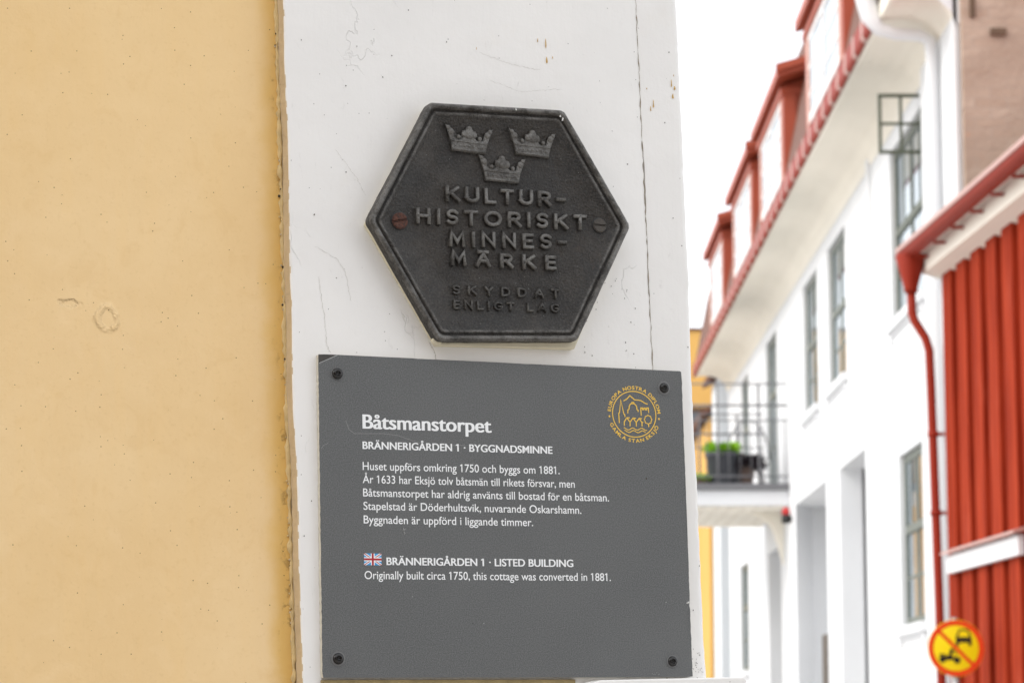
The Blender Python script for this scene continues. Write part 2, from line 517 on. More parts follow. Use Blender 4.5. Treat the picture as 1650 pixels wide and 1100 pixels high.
        if bevel:
            md = o.modifiers.new("bevel", 'BEVEL'); md.width = bevel; md.segments = seg; md.limit_method = 'ANGLE'
        return o

def tag(o, label=None, cat=None, group=None, kind=None):
    if label: o["label"] = label
    if cat: o["category"] = cat
    if group: o["group"] = group
    if kind: o["kind"] = kind
    return o

def empty(name, loc, label, cat, mat=None, group=None):
    e = bpy.data.objects.new(name, None)
    e.empty_display_size = 0.1
    COL.objects.link(e)
    if mat is not None: e.matrix_world = mat
    else: e.location = loc
    return tag(e, label, cat, group)

def glyphs(body, offset=0.0):
    cu = bpy.data.curves.new("text", 'FONT')
    cu.body = body; cu.size = 1.0; cu.offset = offset; cu.resolution_u = 6
    o = bpy.data.objects.new("text", cu)
    COL.objects.link(o)
    dg = bpy.context.evaluated_depsgraph_get()
    me = bpy.data.meshes.new_from_object(o.evaluated_get(dg))
    vs = [(v.co.x, v.co.y) for v in me.vertices]
    fs = [tuple(p.vertices) for p in me.polygons]
    bpy.data.objects.remove(o); bpy.data.curves.remove(cu); bpy.data.meshes.remove(me)
    return vs, fs
_h = glyphs("H")[0]
CAP = max(y for x, y in _h)

def text_into(mb, body, x0, z0, x1, z1, cap, y, offset=0.0, smear=0.0, mi=0):
    """set a line of print between two baseline points, cap = capital height"""
    vs, fs = glyphs(body, offset)
    a = min(p[0] for p in vs); b = max(p[0] for p in vs)
    L = math.hypot(x1-x0, z1-z0)
    dx, dz = (x1-x0)/L, (z1-z0)/L
    sx = (L-2*smear)/(b-a); sz = cap/CAP
    # the printed figure 1 carries a flag: add it to the plain bar of this face
    i = body.find('1')
    vs = list(vs); fs = list(fs)
    while i >= 0:
        xr_ = max(p[0] for p in glyphs(body[:i+1], offset)[0]); st_ = 0.085+2*offset; o_ = len(vs)
        vs += [(xr_-st_, CAP+offset), (xr_-st_*0.4, CAP+offset), (xr_-st_*0.6, CAP*0.80), (xr_-st_*2.5, CAP*0.77), (xr_-st_*2.5, CAP*0.87)]
        fs.append((o_, o_+4, o_+3, o_+2, o_+1))
        i = body.find('1', i+1)
    steps = [0.0] if not smear else [-smear, 0.0, smear]
    for k, sh in enumerate(steps):
        out = []
        for px, py in vs:
            u_, v_ = (px-a)*sx+smear+sh, py*sz
            out.append((x0+u_*dx-v_*dz*0, y-0.00005*k, z0+u_*dz+v_))
        mb.add(out, fs, mi)

# ------------------------------------------------------------------ ground
g = MB()
g.add([(-300,-300,0),(300,-300,0),(300,300,0),(-300,300,0)], [(0,1,2,3)])
tag(g.build("street_ground", M['ground']), "pale cobbled street in front of the houses", "ground", kind="structure")

# ------------------------------------------------------------------ the near house: frame of its wall (x right, y into the wall, z up)
u = Vector((0.91563134, 0.40189586, 0.00994829)).normalized()
nf = Vector((0.40121895, -0.91508977, 0.0404235)); nf = (nf - u*nf.dot(u)).normalized()
vv = nf.cross(u).normalized()
O = Vector((-0.15932307, 2.34116054, 1.64861043)) - nf*0.006
WM = Matrix(((u.x, -nf.x, vv.x, O.x), (u.y, -nf.y, vv.y, O.y), (u.z, -nf.z, vv.z, O.z), (0,0,0,1)))
def frame_at(p): return WM @ Matrix.Translation(p)

HB = (0.0, 0.0, -HZ)
house = empty("yellow_house", None, "yellow painted house with white corner boards carrying two signs", "house", frame_at(HB))
wall = MB()
WX0, WX1 = -4.0, 0.352
wall.box((WX0, 0.018, -HZ), (WX1, 3.6, 3.6))
wall.build("wall", M['yellow'], house, HB)
rf = MB()
rf.prism([(-0.25, 3.55), (1.8, 5.0), (3.85, 3.55), (3.85, 3.67), (1.8, 5.14), (-0.25, 3.67)], 0, WX0-0.3, WX1+0.25)
rf.build("roof", M['tile'], house, HB)

def arris_board(name, xl0, xl1, xr0, xr1, zb, zt, rl, rr, sidemat_left):
    """vertical plank; left edge runs xl0 (bottom) to xl1 (top); worn, slightly wavy arrises"""
    mb = MB()
    n = 170
    rings = []
    wl = wr = 0
    for i in range(n+1):
        t = i/n
        z = zb + (zt-zb)*t
        wl = wl*0.85 + random.uniform(-1, 1)*0.00022
        wr = wr*0.85 + random.uniform(-1, 1)*0.00028
        L = xl0+(xl1-xl0)*t + wl + 0.0008*math.sin(z*17) + 0.0005*math.sin(z*43+1)
        Rr = xr0+(xr1-xr0)*t + wr + 0.0006*math.sin(z*13+2)
        jl = rl*(1+0.5*math.sin(z*57)*random.random()); jr = rr*(1+0.4*math.sin(z*31)*random.random())
        pr = [(L, 0.0176)]
        pr += [(L+jl*(1-math.cos(a)), jl*(1-math.sin(a))) for a in (0, R(22), R(45), R(68), R(90))]
        for q in (0.2, 0.4, 0.6, 0.8):
            pr.append((L+jl+(Rr-jr-L-jl)*q, 0.0))
        pr += [(Rr-jr*(1-math.sin(a)), jr*(1-math.cos(a))) for a in (0, R(22), R(45), R(68), R(90))]
        pr += [(Rr, 0.030)]
        rings.append([(x, y, z) for x, y in pr])
    m = len(rings[0])
    for i in range(n):
        for k in range(m-1):
            mi = 1 if (k <= sidemat_left + (1 if random.random() < 0.25 else 0) and sidemat_left >= 0) else 0
            mb.add([rings[i][k], rings[i][k+1], rings[i+1][k+1], rings[i+1][k]], [(0,1,2,3)], mi, True)
    mb.add([*rings[0]], [tuple(range(m))], 0); mb.add([*rings[-1]], [tuple(range(m))], 0)
    return mb

def merge(o, d=0.00002):
    bm = bmesh.new(); bm.from_mesh(o.data)
    bmesh.ops.remove_doubles(bm, verts=bm.verts, dist=d)
    bmesh.ops.recalc_face_normals(bm, faces=bm.faces)
    bm.to_mesh(o.data); bm.free()

# plank left of the seam
ZB, ZT = -0.10, 0.90
lerp = lambda z, za, a, zb, b: a+(b-a)*(z-za)/(zb-za)
xl = lambda z: lerp(z, 0.0, -0.0163, 0.591, -0.0258)
xs = lambda z: lerp(z, 0.0, 0.3270, 0.6255, 0.3193)
xr = lambda z: lerp(z, 0.0, 0.3681, 0.630, 0.3636)
pl = arris_board("corner_board", xl(ZB), xl(ZT), xs(ZB)+0.0002, xs(ZT)+0.0002, ZB, ZT, 0.0022, 0.0003, 1)

def crack_line(mb, pts, width, y, mi, jit=0.0006, n=40):
    P = [Vector(p) for p in pts]
    out = []; ws = []
    tot = len(P)-1
    for i in range(n+1):
        t = i/n*tot
        k = min(int(t), tot-1)
        q = P[k].lerp(P[k+1], t-k)
        out.append((q.x+random.uniform(-jit, jit), q.y+random.uniform(-jit, jit)))
        ws.append(width*random.uniform(0.35, 1.25)*(0.3 if i in (0, n) else 1))
    mb.ribbon(out, ws, y, mi)
def drip(mb, x, z, w_, h_, mi, y=-0.0004):
    pts = []
    for k in range(10):
        t = 2*math.pi*k/10
        pts.append((x+math.cos(t)*w_*random.uniform(0.7, 1.2)*(1.0 if math.sin(t) < 0 else 0.6), y-0.0002*random.random(), z+math.sin(t)*h_*random.uniform(0.8, 1.1)))
    mb.add([(x, y-0.0008, z-h_*0.3)]+pts, [(0, 1+k, 1+(k+1) % 10) for k in range(10)], mi, True)

CY = -0.00025
# hairline cracks and stains in the left plank (measured on the plank face)
for pts, wd in [([(0.003, 0.345), (0.008, 0.31), (0.010, 0.285), (0.013, 0.279)], 0.0006),
                ([(0.0, 0.372), (0.020, 0.362), (0.028, 0.350), (0.033, 0.325)], 0.0004),
                ([(0.105, 0.293), (0.110, 0.284), (0.112, 0.276)], 0.0008),
                ([(0.02, 0.46), (0.04, 0.435), (0.048, 0.42)], 0.0004),
                ([(0.16, 0.56), (0.19, 0.552), (0.22, 0.549)], 0.0004),
                ([(0.17, 0.535), (0.20, 0.527), (0.24, 0.533)], 0.0003)]:
    crack_line(pl, pts, wd*0.5, CY, 5)
for x, z, a, b in [(0.226, 0.575, 0.0007, 0.005), (0.2265, 0.559, 0.0011, 0.0035), (0.218, 0.577, 0.0006, 0.002), (0.2325, 0.562, 0.0006, 0.0012)]:
    drip(pl, x, z, a, b, 3)
for x, z in [(0.042, 0.555), (-0.010, 0.556), (0.075, 0.5495), (0.066, 0.529), (0.031, 0.518), (0.128, 0.567), (-0.004, 0.61), (0.0, 0.40), (0.03, 0.44), (-0.013, 0.12), (-0.006, 0.15)]:
    drip(pl, x, z, random.uniform(0.0005, 0.0009), random.uniform(0.0005, 0.0009), 4)
for k in range(26):
    drip(pl, random.uniform(0.245, 0.31), random.uniform(0.285, 0.36), random.uniform(0.0002, 0.0006), random.uniform(0.0003, 0.0008), 4)
o = pl.build("corner_board", [M['board'], M['beige'], M['crack'], M['ochre'], M['darkspot'], M['hair']], house, HB)
merge(o)
# plank right of the seam
pr_ = arris_board("corner_board", xs(ZB)+0.0001, xs(ZT)+0.0001, xr(ZB), xr(ZT), ZB, ZT, 0.0003, 0.0055, -1)
for x, z, a, b in [(0.3535, 0.548, 0.0008, 0.004), (0.3545, 0.536, 0.0012, 0.0028), (0.3565, 0.544, 0.0012, 0.0020), (0.334, 0.527, 0.0008, 0.004), (0.331, 0.522, 0.0007, 0.0028), (0.3275, 0.541, 0.0007, 0.0008), (0.356, 0.556, 0.0005, 0.0012)]:
    drip(pr_, x, z, a, b, 3)
for x, z in [(0.352, 0.578), (0.345, 0.51), (0.361, 0.02), (0.356, 0.06), (0.364, 0.10), (0.35, 0.42), (0.3605, 0.30)]:
    drip(pr_, x, z, 0.0006, 0.0007, 4)
for k in range(22):
    drip(pr_, random.gauss(0.357, 0.003), random.gauss(0.012, 0.006), random.uniform(0.0002, 0.0007), random.uniform(0.0002, 0.0006), 4)
o = pr_.build("corner_board", [M['board'], M['board'], M['crack'], M['ochre'], M['darkspot']], house, HB)
merge(o)
# dirt-filled seam between the planks
sm = MB()
z = ZB; pts = []; ws = []
while z < ZT:
    pts.append((xs(z)+0.0001+random.uniform(-0.0005, 0.0005), z)); ws.append(random.choice((0.0001, 0.0003, 0.0005, 0.0007, 0.0012)))
    z += 0.004
sm.ribbon(pts, ws, -0.0003, 0)
sm.build("seam", M['crack'], house, HB)
# crusted paint bead where wall meets board
cb = MB()
z = ZB; pts = []; rs = []
while z < ZT:
    pts.append((xl(z)-0.0008+random.uniform(-0.0008, 0.0008), 0.0172, z))
    rs.append(random.choice((0.0010, 0.0016, 0.0022, 0.0030)))
    z += 0.0042
cb.tube(pts, rs, 7)
for k in range(330):
    z = random.uniform(ZB, ZT)
    cb.ball((xl(z)-random.uniform(0.0005, 0.0030), 0.0172, z), random.uniform(0.0005, 0.0013), 8, 1 if random.random() < 0.16 else (2 if random.random() < 0.45 else 0), 0.8)
cb.build("paint_bead", [M['crust'], M['darkspot'], M['beige']], house, HB)
# ledge at the foot of the corner board
lg = MB()
lg.prism([(0.236, -0.0115), (0.240, -0.0062), (0.247, -0.0040), (0.30, -0.0030), (0.388, -0.0015), (0.3905, -0.004), (0.3905, -0.055), (0.236, -0.055)], 1, -0.032, -0.0003)
lg.build("plinth_ledge", M['board'], house, HB, 0.0015, 3)
sv = MB()
sv.box((0.0, -0.003, -0.055), (0.2358, -0.0003, -0.0018))
sv.build("batten", M['oldwood'], house, HB)

# ------------------------------------------------------------------ cast iron hexagon plaque
PB = (0.17, 0.0, 0.285)
plq = empty("heritage_plaque", None, "dark cast iron hexagonal plaque with three crowns and raised lettering on white board", "plaque", frame_at(PB))
HEX = [Vector(p)*0.001 for p in [(43.4,394.6),(102.8,504.6),(234.0,508.4),(297.4,405.0),(240.7,296.7),(106.3,290.5)]]
def inset(poly, d):
    n = len(poly); out = []
    for i in range(n):
        a, b, c = poly[i-1], poly[i], poly[(i+1) % n]
        d1 = (b-a).normalized(); d2 = (c-b).normalized()
        n1 = Vector((d1.y, -d1.x)); n2 = Vector((d2.y, -d2.x))   # inward for a clockwise outline
        m = (n1+n2).normalized()
        out.append(b+m*(d/m.dot(n1)))
    return out
def rounded(poly, r, k=5):
    n = len(poly); out = []
    for i in range(n):
        a, b, c = poly[i-1], poly[i], poly[(i+1) % n]
        p = b+(a-b).normalized()*r; q = b+(c-b).normalized()*r
        for j in range(k+1):
            t = j/k
            out.append(p*(1-t)**2+b*2*t*(1-t)+q*t*t)
    return out
def subdiv(poly, n):
    out = []
    for i in range(len(poly)):
        a, b = poly[i], poly[(i+1) % len(poly)]
        k = max(1, int((b-a).length/0.004))
        out += [a.lerp(b, j/k) for j in range(k)]
    return out
loops = [(0.0, 0.0075), (0.0, 0.0165), (0.0006, 0.0182), (0.0015, 0.0192), (0.0026, 0.0196), (0.0038, 0.0193), (0.0046, 0.0184), (0.0052, 0.0172),
         (0.0058, 0.0154), (0.0068, 0.0151), (0.0077, 0.0166), (0.0090, 0.0170), (0.0112, 0.0160), (0.0140, 0.0143)]
hx = MB()
rr = [rounded(inset(HEX, d), 0.0045, 6) for d, y in loops]
base = []
n0 = len(rr[0])
# same number of points per loop: subdivide the straight runs equally
def dens(loop):
    out = []
    for i in range(6):
        seg = loop[i*7:(i+1)*7]; nx = loop[((i+1)*7) % 42]
        out += seg
        out += [seg[-1].lerp(nx, j/24) for j in range(1, 24)]
    return out
rr = [dens(l) for l in rr]
n0 = len(rr[0])
wob = [0.0]*n0
x = 0
for i in range(n0):
    x = x*0.8+random.uniform(-1, 1)*0.00010; wob[i] = x
vs = []
for li, (l, (d, y)) in enumerate(zip(rr, loops)):
    for i, p in enumerate(l):
        j = wob[(i*3+li*5) % n0]
        vs.append((p.x+j, -y+wob[(i+li*17) % n0]*(0.8 if li > 1 else 0), p.y+wob[(i*2+li) % n0]))
fs = []
for li in range(len(loops)-1):
    for i in range(n0):
        j = (i+1) % n0
        fs.append((li*n0+i, li*n0+j, (li+1)*n0+j, (li+1)*n0+i))
hx.add(vs, fs, 0, True)
# field: fan of rings towards the middle keeps the shading clean
cx, cz = 0.1705, 0.4005
lo = len(loops)-1
ring0 = [vs[lo*n0+i] for i in range(n0)]
prev = ring0
for q in (0.75, 0.5, 0.25):
    cur = [(cx+(p[0]-cx)*q, -0.0143, cz+(p[2]-cz)*q) for p in ring0]
    hx.add(prev+cur, [(i, (i+1) % n0, n0+(i+1) % n0, n0+i) for i in range(n0)], 0, True)
    prev = cur
hx.add(prev+[(cx, -0.0143, cz)], [(i, (i+1) % n0, n0) for i in range(n0)], 0, True)
# white paint nicks on the rim
for x, z in [(0.1860, 0.5045), (0.2295, 0.5020), (0.2315, 0.4985), (0.232, 0.5000)]:
    drip(hx, x, z, 0.0010, 0.0010, 1, -0.0196)
o = hx.build("plate", [M['iron'], M['chip']], plq, PB)
merge(o)
FY = -0.0143
bk = MB()
bp = [Vector(p) for p in [(0.0452,0.3935),(0.1040,0.5030),(0.2330,0.5068),(0.2955,0.4045),(0.2425,0.2915),(0.1095,0.2885)]]
bk.prism([(p.x, p.y) for p in bp], 1, -0.0078, 0.0)
bk.prism([(0.1035, 0.2915), (0.1045, 0.2945), (0.1090, 0.2960), (0.1135, 0.2935), (0.1120, 0.2895), (0.1065, 0.2880)], 1, -0.0125, -0.0072)
bk.build("backing_board", M['cream'], plq, PB, 0.0008, 2)

# raised lettering: stroke capitals (unit height, own widths)
def arc(cx_, cy_, rx, ry, a0, a1, n=10):
    return [(cx_+rx*math.cos(R(a0+(a1-a0)*i/n)), cy_+ry*math.sin(R(a0+(a1-a0)*i/n))) for i in range(n+1)]
ST = {
 'K': (0.62, [[(0,0),(0,1)], [(0.58,1),(0.02,0.42)], [(0.2,0.58),(0.64,0)]]),
 'U': (0.62, [[(0,1),(0,0.32)]+arc(0.31,0.32,0.31,0.32,180,360,9)+[(0.62,1)]]),
 'L': (0.46, [[(0,1),(0,0),(0.46,0)]]),
 'T': (0.56, [[(0,1),(0.56,1)], [(0.28,1),(0.28,0)]]),
 'R': (0.58, [[(0,0),(0,1),(0.3,1)]+arc(0.32,0.74,0.24,0.26,90,-90,8)+[(0,0.48)], [(0.26,0.48),(0.60,0)]]),
 '-': (0.34, [[(0,0.5),(0.34,0.5)]]),
 'H': (0.62, [[(0,0),(0,1)], [(0.62,0),(0.62,1)], [(0,0.52),(0.62,0.52)]]),
 'I': (0.0, [[(0,0),(0,1)]]),
 'S': (0.50, [[(0.49,0.86)]+arc(0.26,0.75,0.24,0.25,40,250,10)+arc(0.25,0.26,0.25,0.26,75,-145,11)]),
 'O': (0.84, [arc(0.42,0.5,0.42,0.5,90,450,24)]),
 'M': (0.74, [[(0,0),(0.06,1),(0.37,0.22),(0.68,1),(0.74,0)]]),
 'N': (0.62, [[(0,0),(0,1),(0.62,0),(0.62,1)]]),
 'E': (0.46, [[(0.46,1),(0,1),(0,0),(0.46,0)], [(0,0.52),(0.40,0.52)]]),
 'A': (0.70, [[(0,0),(0.35,1),(0.70,0)], [(0.14,0.36),(0.56,0.36)]]),
 'D': (0.64, [[(0,0),(0,1),(0.24,1)]+arc(0.24,0.5,0.40,0.5,80,-80,10)+[(0.24,0),(0,0)]]),
 'Y': (0.62, [[(0,1),(0.31,0.46),(0.62,1)], [(0.31,0.46),(0.31,0)]]),
 'G': (0.70, [arc(0.38,0.5,0.38,0.5,48,318,16)+[(0.70,0.44),(0.42,0.44)]]),
}
ST['Ä'] = (0.70, ST['A'][1]+[[(0.12,1.16),(0.22,1.16)], [(0.48,1.16),(0.58,1.16)]])
LW = 1.14
def relief_line(mb, txt, x0, z0, x1, z1, cap, rad, space=0.5, depth=1.0):
    """letters as rounded ridges standing on the plaque's field"""
    ws = [space if c == ' ' else ST[c][0]*cap*LW for c in txt]
    ws = [(space*cap if c == ' ' else w_) for c, w_ in zip(txt, ws)]
    gaps = len(txt)-1
    L = math.hypot(x1-x0, z1-z0)
    gap = (L-2*rad-sum(ws))/gaps
    x = rad
    sl = (z1-z0)/L
    for c, w_ in zip(txt, ws):
        if c != ' ':
            k = cap*LW
            jx, jz = random.uniform(-1, 1)*cap*0.012, random.uniform(-1, 1)*cap*0.014
            for st in ST[c][1]:
                pts = [(x0+x+px*k+jx, FY-rad*0.05, z0+(x+px*k)*sl+rad+py*(cap-2*rad)+jz) for px, py in st]
                ridge(mb, pts, rad, depth)
        x += w_+gap
def ridge(mb, pts, rad, depth):
    P = [Vector((p[0], p[2])) for p in pts]
    # shoulders of the ridge: foot, shoulder, crest (trapezoid with a rounded top)
    prof = [(-1.12, 0.0), (-0.98, 0.45), (-0.78, 0.85), (-0.40, 1.0), (0.40, 1.0), (0.78, 0.85), (0.98, 0.45), (1.12, 0.0)]
    n = len(P)
    closed = (P[0]-P[-1]).length < 1e-7
    rows = []
    for i in range(n):
        a = P[i-1] if i > 0 else (P[-2] if closed else P[0]*2-P[1])
        b = P[i+1] if i < n-1 else (P[1] if closed else P[-1]*2-P[-2])
        d1 = (P[i]-a).normalized(); d2 = (b-P[i]).normalized()
        n1 = Vector((-d1.y, d1.x)); n2 = Vector((-d2.y, d2.x))
        m = (n1+n2)
        m = m.normalized() if m.length > 1e-6 else n1
        k = max(0.5, m.dot(n1))
        p = P[i].copy()
        if not closed and i == 0: p = p-d2*rad*0.8
        if not closed and i == n-1: p = p+d1*rad*0.8
        rows.append((p, m/k, d1 if i else d2))
    vs = []
    H = rad*1.95*depth
    if not closed:
        # sloped end walls
        p, m, d = rows[0]; rows.insert(0, (p-d*rad*0.3, m, d, 0)); p, m, d = rows[-1]; rows.append((p+d*rad*0.3, m, d, 0))
    for r_ in rows:
        p, m = r_[0], r_[1]
        hh = H if len(r_) == 3 else -0.0002
        for s_, t_ in prof:
            q = p+m*(s_*rad)
            vs.append((q.x, FY-t_*hh+0.0001, q.y))
    k = len(prof)
    fs = []
    for i in range(len(rows)-1):
        for j in range(k-1):
            fs.append((i*k+j, i*k+j+1, (i+1)*k+j+1, (i+1)*k+j))
    mb.add(vs, fs, 0, True)

lt = MB()
relief_line(lt, "KULTUR-", 0.1170, 0.4158, 0.2339, 0.4184, 0.0147, 0.00186)
relief_line(lt, "HISTORISKT", 0.0885, 0.3940, 0.2541, 0.3988, 0.0147, 0.00186)
relief_line(lt, "MINNES-", 0.1193, 0.3755, 0.2342, 0.3795, 0.0144, 0.00180)
relief_line(lt, "MÄRKE", 0.1205, 0.3586, 0.2227, 0.3600, 0.0138, 0.00186)
relief_line(lt, "SKYDDAT", 0.1220, 0.3330, 0.2256, 0.3346, 0.0090, 0.00116)
relief_line(lt, "ENLIGT LAG", 0.1228, 0.3200, 0.2252, 0.3220, 0.0084, 0.00108, 0.30)
lt.build("lettering", M['iron'], plq, PB)

def crown_mesh(cx_, zb, rot):
    mb = MB()
    ca, sa = math.cos(rot), math.sin(rot)
    def T(x, z): return (cx_+(x*ca-z*sa)*0.001, zb+(x*sa+z*ca)*0.001)
    half = [(16.2, 0), (17.6, 8.5), (23.0, 23.6), (19.6, 21.6), (16.2, 19.8), (14.6, 15.8), (15.4, 12.6), (13.2, 11.2), (10.8, 12.0), (9.2, 11.0), (7.2, 11.4), (5.6, 13.4), (7.6, 16.2), (6.6, 19.4), (3.6, 20.4), (2.4, 23.4)]
    outl = half+[(-x, z) for x, z in half[::-1]]
    pts = [T(*p) for p in outl]
    n = len(pts)
    c0 = T(0, 10)
    def lay(scale_, y):
        return [(c0[0]+(p[0]-c0[0])*scale_, y, c0[1]+(p[1]-c0[1])*scale_) for p in pts]
    L = [lay(1.03, FY+0.0004), lay(1.0, FY-0.0022), lay(0.965, FY-0.0028)]
    for a, b in ((0, 1), (1, 2)):
        mb.add(L[a]+L[b], [(i, (i+1) % n, n+(i+1) % n, n+i) for i in range(n)], 0, True)
    bm = bmesh.new()
    f = bm.faces.new([bm.verts.new(p) for p in L[2]])
    bmesh.ops.triangulate(bm, faces=[f])
    bm.verts.index_update()
    mb.add([tuple(v.co) for v in bm.verts], [tuple(v.index for v in fc.verts) for fc in bm.faces], 0)
    bm.free()
    def blob(x, z, r, sy=0.6, y=FY-0.0026):
        p = T(x, z); mb.ball((p[0], y, p[1]), r*0.001, 12, 0, sy)
    blob(0, 17.0, 5.0, 0.42); blob(-4.4, 16.2, 3.2, 0.45); blob(4.4, 16.2, 3.2, 0.45); blob(0, 21.2, 2.9, 0.5)
    for s_ in (-1, 1):
        blob(s_*10.3, 13.2, 2.0, 0.8)
        blob(s_*17.6, 17.2, 2.9, 0.5); blob(s_*20.2, 20.8, 2.0, 0.5)
    for i in range(7):
        blob(-13.2+i*4.4, 5.4, 1.35, 0.7)
    def rim(z, hw, r):
        a, b = T(-hw, z), T(hw, z)
        mb.tube([(a[0], FY-0.0026, a[1]), (b[0], FY-0.0026, b[1])], r*0.001, 8)
    rim(1.6, 15.6, 1.25); rim(9.2, 17.0, 0.9)
    return mb
for (cx_, zb, r_) in [(0.1404, 0.4622, -0.035), (0.2022, 0.4634, -0.03), (0.1720, 0.4374, -0.02)]:
    crown_mesh(cx_, zb, r_).build("crown", M['iron'], plq, PB)

def slotted(cx_, cz_, r, ang, mat):
    mb = MB()
    d = Vector((math.cos(ang), math.sin(ang))); e = Vector((-d.y, d.x))
    y0 = FY+0.0003
    h = 0.0021
    # two half discs either side of the slot
    for s_ in (-1, 1):
        pts = []
        k0 = math.asin(0.15)
        for i in range(15):
            t = k0+(math.pi-2*k0)*i/14
            pts.append((math.cos(t), math.sin(t)*s_))
        for (sc0, ya, sc1, yb) in ((1.0, y0, 1.0, y0-h*0.7), (1.0, y0-h*0.7, 0.88, y0-h)):
            A = []; B = []
            for (p, q) in pts:
                for lst, s2, yy in ((A, sc0, ya), (B, sc1, yb)):
                    qq = q*s2 if abs(q) > 0.151 else q
                    v2 = d*(p*s2*r)+e*(qq*r)
                    lst.append((cx_+v2.x, yy, cz_+v2.y))
            n = len(A)
            mb.add(A+B, [(i, (i+1) % n, n+(i+1) % n, n+i) for i in range(n)], 0)
        mb.add(B, [tuple(range(len(B)))], 0)
    mb.lathe([(r*1.0, y0-FY), (r*1.0, -0.0006)], (cx_, FY, cz_), 'y', 24, 0, False)
    mb.lathe([(r*1.16, 0.0004), (r*1.14, -0.0003), (r*1.02, -0.0004)], (cx_, FY, cz_), 'y', 28, 1, True)
    return mb.build("screw", [mat, M['black']], plq, PB)
s1 = slotted(0.0739, 0.3961, 0.0074, R(12), M['rust']); tag(s1, "rusty red brown slotted screw")
s2 = slotted(0.2678, 0.4046, 0.0066, R(-1), M['darkiron'])

# ------------------------------------------------------------------ grey information sign
SB = (0.175, 0.0, 0.0)
sg = empty("information_sign", None, "grey rectangular information sign with white text below the iron plaque", "sign", frame_at(SB))
pn = MB()
# panel outline with slightly chipped edge
def rough_edge(a, b, n, amp):
    a = Vector(a); b = Vector(b); d = (b-a); nn = Vector((-d.y, d.x)).normalized()
    return [a+d*(i/n)+nn*random.uniform(-amp, amp) for i in range(n)]
out = rough_edge((0.0008, 0), (0.350, 0), 60, 0.00012)
right = rough_edge((0.350, 0.0006), (0.350, 0.2745), 90, 0.00022)
for i, p in enumerate(right):
    if abs(p.y-0.066) < 0.0016: p.x -= 0.0026*(1-abs(p.y-0.066)/0.0022)
out += right
out += [Vector((0.3496, 0.2757)), Vector((0.3485, 0.2762))]
out += rough_edge((0.348, 0.2762), (0.0006, 0.2762), 80, 0.00016)
out += rough_edge((0, 0.2758), (0, 0.0004), 100, 0.00022)
n = len(out)
F = [(p.x, -0.0060, p.y) for p in out]; E_ = [(p.x, -0.0053, p.y) for p in out]; Bk = [(p.x, -0.0002, p.y) for p in out]
bm = bmesh.new(); f = bm.faces.new([bm.verts.new(p) for p in F]); bmesh.ops.triangulate(bm, faces=[f]); bm.verts.index_update()
pn.add([tuple(v.co) for v in bm.verts], [tuple(v.index for v in fc.verts) for fc in bm.faces], 0); bm.free()
pn.add(F+E_, [(i, (i+1) % n, n+(i+1) % n, n+i) for i in range(n)], 0)
pn.add(E_+Bk, [(i, (i+1) % n, n+(i+1) % n, n+i) for i in range(n)], 1)
pn.add(Bk, [tuple(range(n))], 1)
SY = -0.00612
# bare corner, chip, scuff and scratches
pn.add([(0.0002, SY, 0.2759), (0.0165, SY, 0.2759), (0.0002, SY, 0.2685)], [(0, 1, 2)], 2)
pn.ribbon([(0.0172, 0.2759), (0.0004, 0.2681)], 0.0006, SY-0.00002, 3)
for k in range(7):
    drip(pn, 0.3474+random.uniform(-0.0012, 0.0016), 0.066+random.uniform(-0.0016, 0.0016), 0.0006, 0.0006, 4, -0.0061)
for k in range(9):
    drip(pn, 0.0755+random.uniform(-0.0012, 0.0015), 0.1255+random.uniform(-0.003, 0.0022), 0.0005, 0.0007, 3, -0.00605)
for k in range(7):
    drip(pn, 0.313+random.uniform(-0.004, 0.004), 0.0025+random.uniform(-0.0012, 0.0015), 0.0004, 0.0005, 3, -0.00605)
sc_ = [(0.024, 0.2195), (0.027, 0.2115), (0.032, 0.2083), (0.040, 0.2085), (0.058, 0.2092), (0.072, 0.208), (0.085, 0.2040), (0.098, 0.2005), (0.112, 0.2003), (0.135, 0.2015)]
pn.ribbon(sc_, 0.00022, SY, 3)
pn.ribbon([(0.0015, 0.1945), (0.004, 0.1975), (0.008, 0.1995)], 0.0002, SY, 3)
drip(pn, 0.3105, 0.1772, 0.0009, 0.0010, 5, -0.0061)
pn.build("panel", [M['sign'], M['core'], M['patch'], M['scuff'], M['chip'], M['darkspot']], sg, SB)
TY = -0.00618
tt = MB()
text_into(tt, "Båtsmanstorpet", 0.0393, 0.2130, 0.1603, 0.2134, 0.0122, TY, 0.003, 0.00050)
tt.build("title_lettering", M['signink'], sg, SB)
hd = MB()
text_into(hd, "BRÄNNERIGÅRDEN 1 · BYGGNADSMINNE", 0.0390, 0.1953, 0.2186, 0.1966, 0.0063, TY, 0.010, 0.00016)
hd.build("heading_lettering", M['signink'], sg, SB)
hd = MB()
text_into(hd, "BRÄNNERIGÅRDEN 1 · LISTED BUILDING", 0.0592, 0.0958, 0.2357, 0.0966, 0.0063, TY, 0.010, 0.00016)
hd.build("heading_lettering", M['signink'], sg, SB)
bd = MB()
